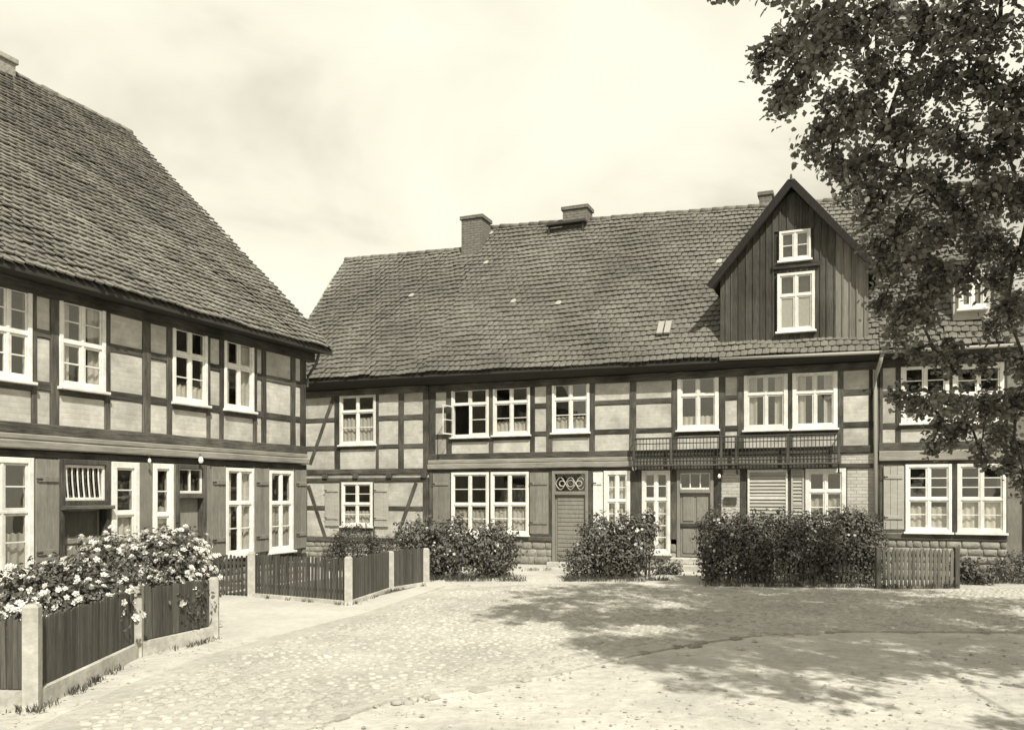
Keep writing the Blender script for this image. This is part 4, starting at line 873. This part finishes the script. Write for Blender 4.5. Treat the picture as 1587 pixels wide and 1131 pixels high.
def bush(name, label, base, blobs, n, size, m, flowers=0, fsize=.09, cat='bush', stems=6, group=None):
    e = empty(name, base); tag(e, label, cat, group); Ps = []; Ds = []; vol = sum(b[1][0] * b[1][2] for b in blobs)
    for c, r in blobs:
        k = int(n * r[0] * r[2] / vol); P, D = blob_points(c, r, k, .35)
        # clump the leaves
        cl, cd = blob_points(c, r, max(6, k // 28), .6); idx = rng.integers(0, len(cl), k); mixw = rng.random(k)[:, None] < .65
        P = np.where(mixw, cl[idx] + rng.normal(0, size * 1.3, (k, 3)), P); D = np.where(mixw, cd[idx], D); Ps.append(P); Ds.append(D)
    for c, r in blobs:
        for i in range(int(5 + 9 * r[0])):
            th = random.uniform(0, 6.28); el = random.uniform(.35, 1.35); dv = np.array((math.cos(th) * math.cos(el), math.sin(th) * math.cos(el), math.sin(el))); L_ = random.uniform(.08, .30) * min(1, r[2] * 1.6); q_ = int(6 + L_ * 55)
            tt = rng.random(q_)[:, None]; p0_ = np.array(c) + dv * np.array(r) * .9; Ps.append(p0_ + (dv * .6 + np.array((0, 0, .55))) * L_ * tt + rng.normal(0, size * .35, (q_, 3))); Ds.append(np.tile(dv, (q_, 1)))
    P = np.concatenate(Ps); D = np.concatenate(Ds); k = P[:, 2] > .02; P, D = P[k], D[k]; D[:, 2] += .35
    V, F = leaf_cloud(P, D, size); tag(obj('foliage', np_mesh('foliage', V, F, m), e), kind='stuff')
    st = MB()
    for c, r in blobs:
        for i in range(stems):
            t = Vector(c) + Vector((random.uniform(-.7, .7) * r[0], random.uniform(-.7, .7) * r[1], random.uniform(-.2, .7) * r[2])); b0 = Vector((c[0] + random.uniform(-.3, .3) * r[0], c[1] + random.uniform(-.3, .3) * r[1], -.02)); st.tube([b0, b0.lerp(t, .5) + Vector((random.uniform(-.05, .05), 0, .05)), t], [.014, .010, .004], 5)
    st.build('stems', 'bark', e)
    if flowers:
        Fp = []; Fd = []
        for c, r in blobs:
            k = int(flowers * r[0] * r[2] / vol); ncl = max(3, k // 4); P, D = blob_points(c, np.array(r) * 1.03, ncl * 6, .93); ok = (D[:, 1] < .35) & (D[:, 2] > -.25); P, D = P[ok][:ncl], D[ok][:ncl]
            if len(P) == 0 or k == 0: continue
            idx = rng.integers(0, len(P), k); Fp.append(P[idx] + rng.normal(0, fsize * .9, (k, 3))); Fd.append(D[idx])
        P = np.concatenate(Fp); D = np.concatenate(Fd); n_ = len(P)
        # each bloom: two rings of five cupped petals
        Dn = D + rng.normal(0, .3, D.shape); Dn[:, 2] += .3; Dn /= np.linalg.norm(Dn, axis=1, keepdims=True); A = np.cross(Dn, rng.normal(0, 1, (n_, 3))); A /= np.linalg.norm(A, axis=1, keepdims=True); B = np.cross(Dn, A); VV = []; s = (fsize * rng.uniform(.7, 1.2, n_))[:, None]
        for ring, (rr, hh) in enumerate(((.5, .12), (.28, .30))):
            for j in range(5):
                t = 2 * math.pi * (j + ring * .5) / 5
                def pt(ang, rad, up): return P + (A * math.cos(ang) + B * math.sin(ang)) * s * rad + Dn * s * up
                VV.append(np.stack([P + Dn * s * .02, pt(t - .5, rr * .8, hh), pt(t, rr * 1.05, hh * 1.25), pt(t + .5, rr * .8, hh)], 1))
        V = np.stack(VV, 1).reshape(-1, 3); F = np.arange(len(V)).reshape(-1, 4); tag(obj('blossoms', np_mesh('blossoms', V, F, 'petal'), e), kind='stuff')
    return e
# roses by the near fence
def rel(p, b): return tuple(Vector(p) - Vector(b))
b0 = Vector((-5.15, 12.4, 0))
bush('rose_bush', 'large white rose bush in full bloom behind the near fence', b0, [((-.55, -.1, .75), (.75, .6, .62)), ((.25, -.45, .80), (.70, .55, .55)), ((.0, .2, 1.0), (.55, .5, .42)), ((-.9, .0, .45), (.5, .5, .45)), ((.50, -.85, .55), (.45, .35, .42))], 9500, .07, 'leaf_rose', 700, .09)
b0 = Vector((-5.55, 10.2, 0))
bush('rose_bush', 'lower white rose bush beside the middle concrete post', b0, [((-.25, .1, .60), (.65, .6, .48)), ((.45, -.1, .62), (.5, .5, .42)), ((.2, .55, .75), (.6, .4, .40))], 5500, .07, 'leaf_rose', 230, .09)
b0 = Vector((-5.5, 8.9, 0))
bush('rose_bush', 'white rose bush at the left edge behind the nearest fence post', b0, [((-.1, .0, .48), (.55, .6, .40)), ((.42, -.1, .45), (.35, .4, .38)), ((-.6, .1, .45), (.5, .5, .38))], 4800, .065, 'leaf_rose', 190, .085)
b0 = Vector((-4.55, 11.2, 0))
bush('climbing_rose', 'straggling rose shoots hanging through the last near fence panel', b0, [((-.1, -.1, .55), (.28, .3, .35)), ((.18, .15, .5), (.2, .2, .3))], 900, .06, 'leaf_rose', 24, .08, stems=4)
# shrubs before the long house
b0 = Vector((-4.0, 21.4, 0))
bush('round_shrub', 'round fine-leaved shrub behind the corner of the far fence', b0, [((-.15, .6, .62), (.62, .5, .55)), ((.55, .7, .45), (.38, .4, .4)), ((-.65, .6, .35), (.35, .35, .35))], 6500, .05, 'leaf_fine')
b0 = G(710, 896)
bush('leafy_shrub', 'wide pale-blossomed shrub right of the far fence end', b0, [((-.95, .4, .75), (.6, .5, .62)), ((-.15, .25, .66), (.7, .55, .66)), ((.62, .35, .62), (.62, .55, .62)), ((1.0, .5, .62), (.42, .4, .62)), ((-.5, .1, .4), (.5, .4, .42))], 9500, .085, 'leaf_bush', 110, .07)
b0 = G(952, 896)
bush('leafy_shrub', 'dark bushy shrub between the two house doors', b0, [((-.25, .35, .72), (.62, .5, .72)), ((.45, .4, .75), (.55, .5, .70)), ((-.75, .1, .35), (.42, .4, .36)), ((.1, .1, .45), (.6, .45, .45)), ((.85, .4, 1.15), (.22, .2, .38))], 9500, .08, 'leaf_bush', 40, .07)
b0 = G(1050, 893)
bush('low_plant', 'low tuft of plants beside the doorstep', b0, [((-.35, .4, .15), (.3, .25, .2)), ((0, .3, .12), (.2, .2, .16))], 700, .06, 'leaf_fine')
# hedge
b0 = G(1232, 905); bl = []
for i in range(9): bl.append(((-1.68 + i * .43, .45 + random.uniform(-.05, .05), .78 + random.uniform(-.02, .03)), (random.uniform(.36, .46), random.uniform(.45, .58), .76 + random.uniform(-.05, .05))))
bl += [((1.55, .6, 1.15), (.45, .4, .42)), ((1.85, .5, .6), (.35, .4, .6)), ((-1.75, .3, .5), (.25, .35, .5))]
bush('hedge', 'long dark hedge along the front of the long house', b0, bl, 26000, .07, 'leaf_bush', 60, .07, cat='hedge', stems=5)
b0 = G(1512, 907)
bush('low_plant', 'low leafy plant at the corner of the weathered picket fence', b0, [((0, .4, .22), (.28, .25, .26)), ((.3, .2, .1), (.25, .2, .14))], 900, .08, 'leaf_bush')
b0 = Vector((11.25, 18.5, 0))
bush('round_shrub', 'dark clipped shrub at right edge before the grey wall', b0, [((.1, .4, .28), (.62, .4, .34)), ((.7, .4, .3), (.5, .4, .36))], 3200, .06, 'leaf_bush')
b0 = Vector((-7.55, 20.9, 0))

# ------------------------------------------------------------------ the big tree at right
tr_base = Vector((8.6, 7.6, 0)); tree = empty('broadleaf_tree', tr_base); tag(tree, 'large leafy tree overhanging the square from the right', 'tree')
fork = Vector((8.3, 7.7, 3.6)); tk = MB().tube([rel(p, tr_base) for p in ((8.6, 7.6, -.1), (8.58, 7.6, .4), (8.5, 7.62, 1.8), fork, (8.2, 7.6, 6), (8.0, 7.7, 9), (7.8, 7.6, 12))], [.55, .42, .36, .33, .24, .15, .05], 12)
# blobs of foliage: (px, py, depth, radius, density)
BL = []
for px, py, rp in ((1175, 95, 16), (1195, 75, 18), (1215, 55, 22), (1240, 35, 26), (1235, 75, 20), (1260, 60, 24), (1270, 25, 30), (1300, 15, 30), (1310, 50, 28), (1340, 20, 34), (1380, 15, 36), (1430, 30, 42), (1490, 30, 46), (1550, 40, 46),
    (1208, 130, 14), (1204, 150, 12), (1228, 150, 11), (1250, 105, 14), (1275, 85, 14), (1275, 150, 10), (1300, 140, 15), (1330, 110, 20), (1320, 150, 18), (1360, 95, 20), (1345, 135, 22), (1400, 115, 36), (1450, 120, 42), (1500, 120, 46), (1560, 140, 46),
    (1250, 222, 8), (1270, 205, 12), (1290, 190, 12), (1315, 180, 17), (1345, 175, 22), (1375, 190, 28), (1420, 200, 38), (1480, 210, 42), (1550, 220, 46), (1285, 245, 12), (1298, 255, 9), (1325, 245, 10), (1322, 265, 8), (1350, 230, 18), (1370, 255, 23), (1400, 270, 32), (1450, 290, 36), (1520, 290, 42), (1580, 290, 38),
    (1320, 290, 8), (1345, 295, 15), (1370, 310, 22), (1395, 340, 28), (1350, 335, 18), (1370, 370, 28), (1360, 410, 20), (1385, 420, 28), (1370, 460, 24), (1400, 470, 26), (1390, 510, 20), (1410, 390, 32), (1450, 350, 32), (1520, 370, 34), (1580, 390, 36), (1490, 330, 28), (1550, 430, 22), (1465, 420, 18), (1585, 470, 30), (1440, 495, 15), (1475, 525, 12), (1540, 505, 14), (1420, 540, 12), (1590, 560, 28),
    (1395, 612, 9), (1415, 615, 11), (1435, 625, 14), (1460, 615, 16), (1490, 620, 20), (1530, 625, 28), (1575, 620, 32), (1500, 655, 20), (1545, 665, 26), (1580, 690, 28), (1520, 700, 16), (1560, 720, 16), (1460, 650, 8), (1445, 685, 5), (1475, 675, 9), (1590, 745, 14), (1122, -26, 12), (1150, -70, 28), (1200, -90, 40), (1430, 450, 22), (1500, 415, 24), (1450, 545, 14), (1560, 480, 24), (1520, 555, 14), (1440, 400, 26), (1480, 560, 12), (1210, -25, 25), (1290, -50, 45), (1420, -50, 55), (1550, -50, 60)):
    px += 4 if 1130 < px < 1300 else 0
    d = 8.0 + max(py, 0) / 260 + random.uniform(-.5, .5); BL.append((at(px, py, d), rp * d / 1300, 1.3 if px > 1385 and not (1470 < px < 1545 and 430 < py < 540) else 1.0))
for _ in range(190):                                   # the rest of the crown, above and beside the frame
    d = Vector((random.gauss(0, 1), random.gauss(0, 1), random.gauss(0, 1))).normalized() * (random.random() ** .45)
    p = Vector((7.3 + d.x * 5.3, 7.4 + d.y * 4.4, 8.4 + d.z * 4.6)); 
    if p.y > 1:
        px, py = to_px(p)
        if px < (1640 if p.y > 7 else 1800) and py > -90: continue
        if px < 1100 + max(0, 0): continue
    if p.y < 2.6 or (p.z < 3.6): continue
    BL.append((p, random.uniform(.5, .85), random.uniform(.6, .95)))
for _ in range(60):                                    # the side of the crown that leans out over the square in front of the frame
    p = Vector((6.6 + random.uniform(-3.4, 4), 4.2 + random.uniform(-1.5, 2.0), 6.6 + random.uniform(-2.2, 2.4)))
    if p.y < 3.3: continue
    px, py = to_px(p)
    if px < 1900 and py > -200: continue
    BL.append((p, random.uniform(.45, .75), random.uniform(.6, .9)))
PP = []; DD = []; limb = MB(); hubs = [fork + Vector((-.3, .1, .6)), Vector((7.6, 7.9, 5.2)), Vector((6.8, 8.6, 4.6)), Vector((6.2, 8.0, 6.6)), Vector((7.4, 8.8, 7.6)), Vector((8.6, 6.0, 6.0)), Vector((7.0, 6.2, 7.2)), Vector((9.5, 7.5, 7.5)), Vector((7.6, 7.4, 10))]
for hb in hubs:
    s_ = Vector((8.25, 7.65, min(hb.z - .7, 9))) ; s_.z = max(s_.z, 3.2)
    limb.tube([rel(s_, tr_base), rel(s_.lerp(hb, .5) + Vector((0, 0, .15)), tr_base), rel(hb, tr_base)], [.12, .08, .05], 8)
done = list(hubs); BL.sort(key=lambda q: (q[0] - fork).length)
for p, r, k in BL:
    hb = min(done, key=lambda q: (q - p).length); done.append(p); mid = hb.lerp(p, .5) + Vector((random.uniform(-.08, .08), random.uniform(-.08, .08), .06))
    limb.tube([rel(hb, tr_base), rel(mid, tr_base), rel(p, tr_base)], [.022, .016, .010], 6)
    nt = 1 if r < .034 else max(4, int((75 if r < .42 else 60) * r ** 1.45 * k))
    for _ in range(nt):
        d = Vector((random.gauss(0, 1), random.gauss(0, 1), random.gauss(0, .85))).normalized() * r * random.random() ** .5; q = p + d; st = p + d * .25
        tipv = q + Vector((d.x * .15, d.y * .15, -.07 - random.random() * .10))
        limb.tube([rel(st, tr_base), rel(st.lerp(q, .6) + Vector((0, 0, .03)), tr_base), rel(tipv, tr_base)], [.009, .006, .003], 4)
        nl = random.randint(26, 42); t = rng.random(nl)[:, None]; pts = np.array(q) * (1 - t) + np.array(tipv) * t + rng.normal(0, .065, (nl, 3)); dd = np.array((d.x, d.y, abs(d.z) + .5 * r)) / r
        PP.append(pts); DD.append(np.tile(dd, (nl, 1)))
P = np.concatenate(PP); D = np.concatenate(DD); V, F = leaf_cloud(P - np.array(tr_base), D, .068, asp=.72, fold=.3, rnd=.6)
tk.build('trunk', 'bark', tree, True); limb.build('limbs', 'bark', tree, True); tag(obj('crown', np_mesh('crown', V, F, 'leaf'), tree), kind='stuff')
print('leaves', len(P), 'stones', len(stones))

# ------------------------------------------------------------------ grit, pebbles and weeds
def scatter_pebbles(n):
    V0 = np.array([(1, 0, 0), (.3, .9, 0), (-.8, .6, 0), (-.9, -.5, 0), (.2, -1, 0), (.05, .0, .55)]); F0 = np.array([(0, 1, 5), (1, 2, 5), (2, 3, 5), (3, 4, 5), (4, 0, 5)])
    py = 765 + 2600 / rng.uniform(6.8, 20, n); Y = 2600 / (py - 765); X = (rng.uniform(-60, 1660, n) - CX) / FPX * Y
    t = rng.uniform(0, 6.28, n); q = rng.gamma(1.6, .0042, n) + .003; c, s_ = np.cos(t) * q, np.sin(t) * q
    V = np.stack([V0[None, :, 0] * c[:, None] - V0[None, :, 1] * s_[:, None] + X[:, None], V0[None, :, 0] * s_[:, None] + V0[None, :, 1] * c[:, None] + Y[:, None], V0[None, :, 2] * q[:, None] + .002], 2)
    return V.reshape(-1, 3), (F0[None] + (np.arange(n) * 6)[:, None, None]).reshape(-1, 3)
V, F = scatter_pebbles(9000); tag(obj('gravel', np_mesh('gravel', V, F, 'grit')), 'scattered grit and pebbles over the square', 'gravel', kind='stuff')
WB = []
def weed_line(p, q, per_m, spread=.05, h=.10):
    p, q = Vector(p), Vector(q); n = int((q - p).length * per_m); cl = [random.random() for _ in range(max(3, n // 14))]
    for _ in range(n):
        t = min(1, max(0, random.choice(cl) + random.gauss(0, .012))); c = p.lerp(q, t); WB.append((c.x + random.gauss(0, spread), c.y + random.gauss(0, spread), h * random.uniform(.4, 1.3)))
for a_, b_ in ((qm, q0), (q0, q1), (q1, q2)): weed_line(a_ + Vector((.11, -.08, 0)), b_ + Vector((.11, -.08, 0)), 60, .03, .07)
for a_, b_ in ((r1, r2), (r2, r3), (r3, r4)): weed_line(a_ + Vector((.06, -.09, 0)), b_ + Vector((.06, -.09, 0)), 60, .03, .07)
weed_line(G(600, 898), G(810, 900), 260, .08, .12); weed_line(G(872, 900), G(1035, 900), 260, .08, .12); weed_line(G(1095, 908), G(1370, 910), 260, .07, .13); weed_line(s1 + Vector((0, -.03, 0)), s2 + Vector((0, -.03, 0)), 200, .05, .12)
weed_line(G(1490, 905), G(1585, 892), 200, .15, .12); weed_line(G(815, 884), G(860, 883), 100, .05, .08); weed_line(G(1405, 868), G(1560, 862), 140, .06, .12)
n = len(WB); B_ = np.array(WB); ang = rng.uniform(0, 6.28, n); w = .006; dx = np.cos(ang) * w; dy_ = np.sin(ang) * w; lean = rng.normal(0, .35, (n, 2)) * B_[:, 2:3]
base = np.stack([B_[:, 0], B_[:, 1], np.zeros(n)], 1); sd_ = np.stack([dx, dy_, np.zeros(n)], 1); mid_ = base + np.stack([lean[:, 0] * .35, lean[:, 1] * .35, B_[:, 2] * .6], 1); tip_ = base + np.stack([lean[:, 0], lean[:, 1], B_[:, 2]], 1)
V = np.stack([base - sd_, base + sd_, mid_ + sd_ * .8, tip_, mid_ - sd_ * .8], 1).reshape(-1, 3); F = np.arange(n * 5).reshape(-1, 5)
tag(obj('weeds', np_mesh('weeds', V, F, 'weed')), 'thin grass and weeds along the fences, hedges and walls', 'weeds', kind='stuff')
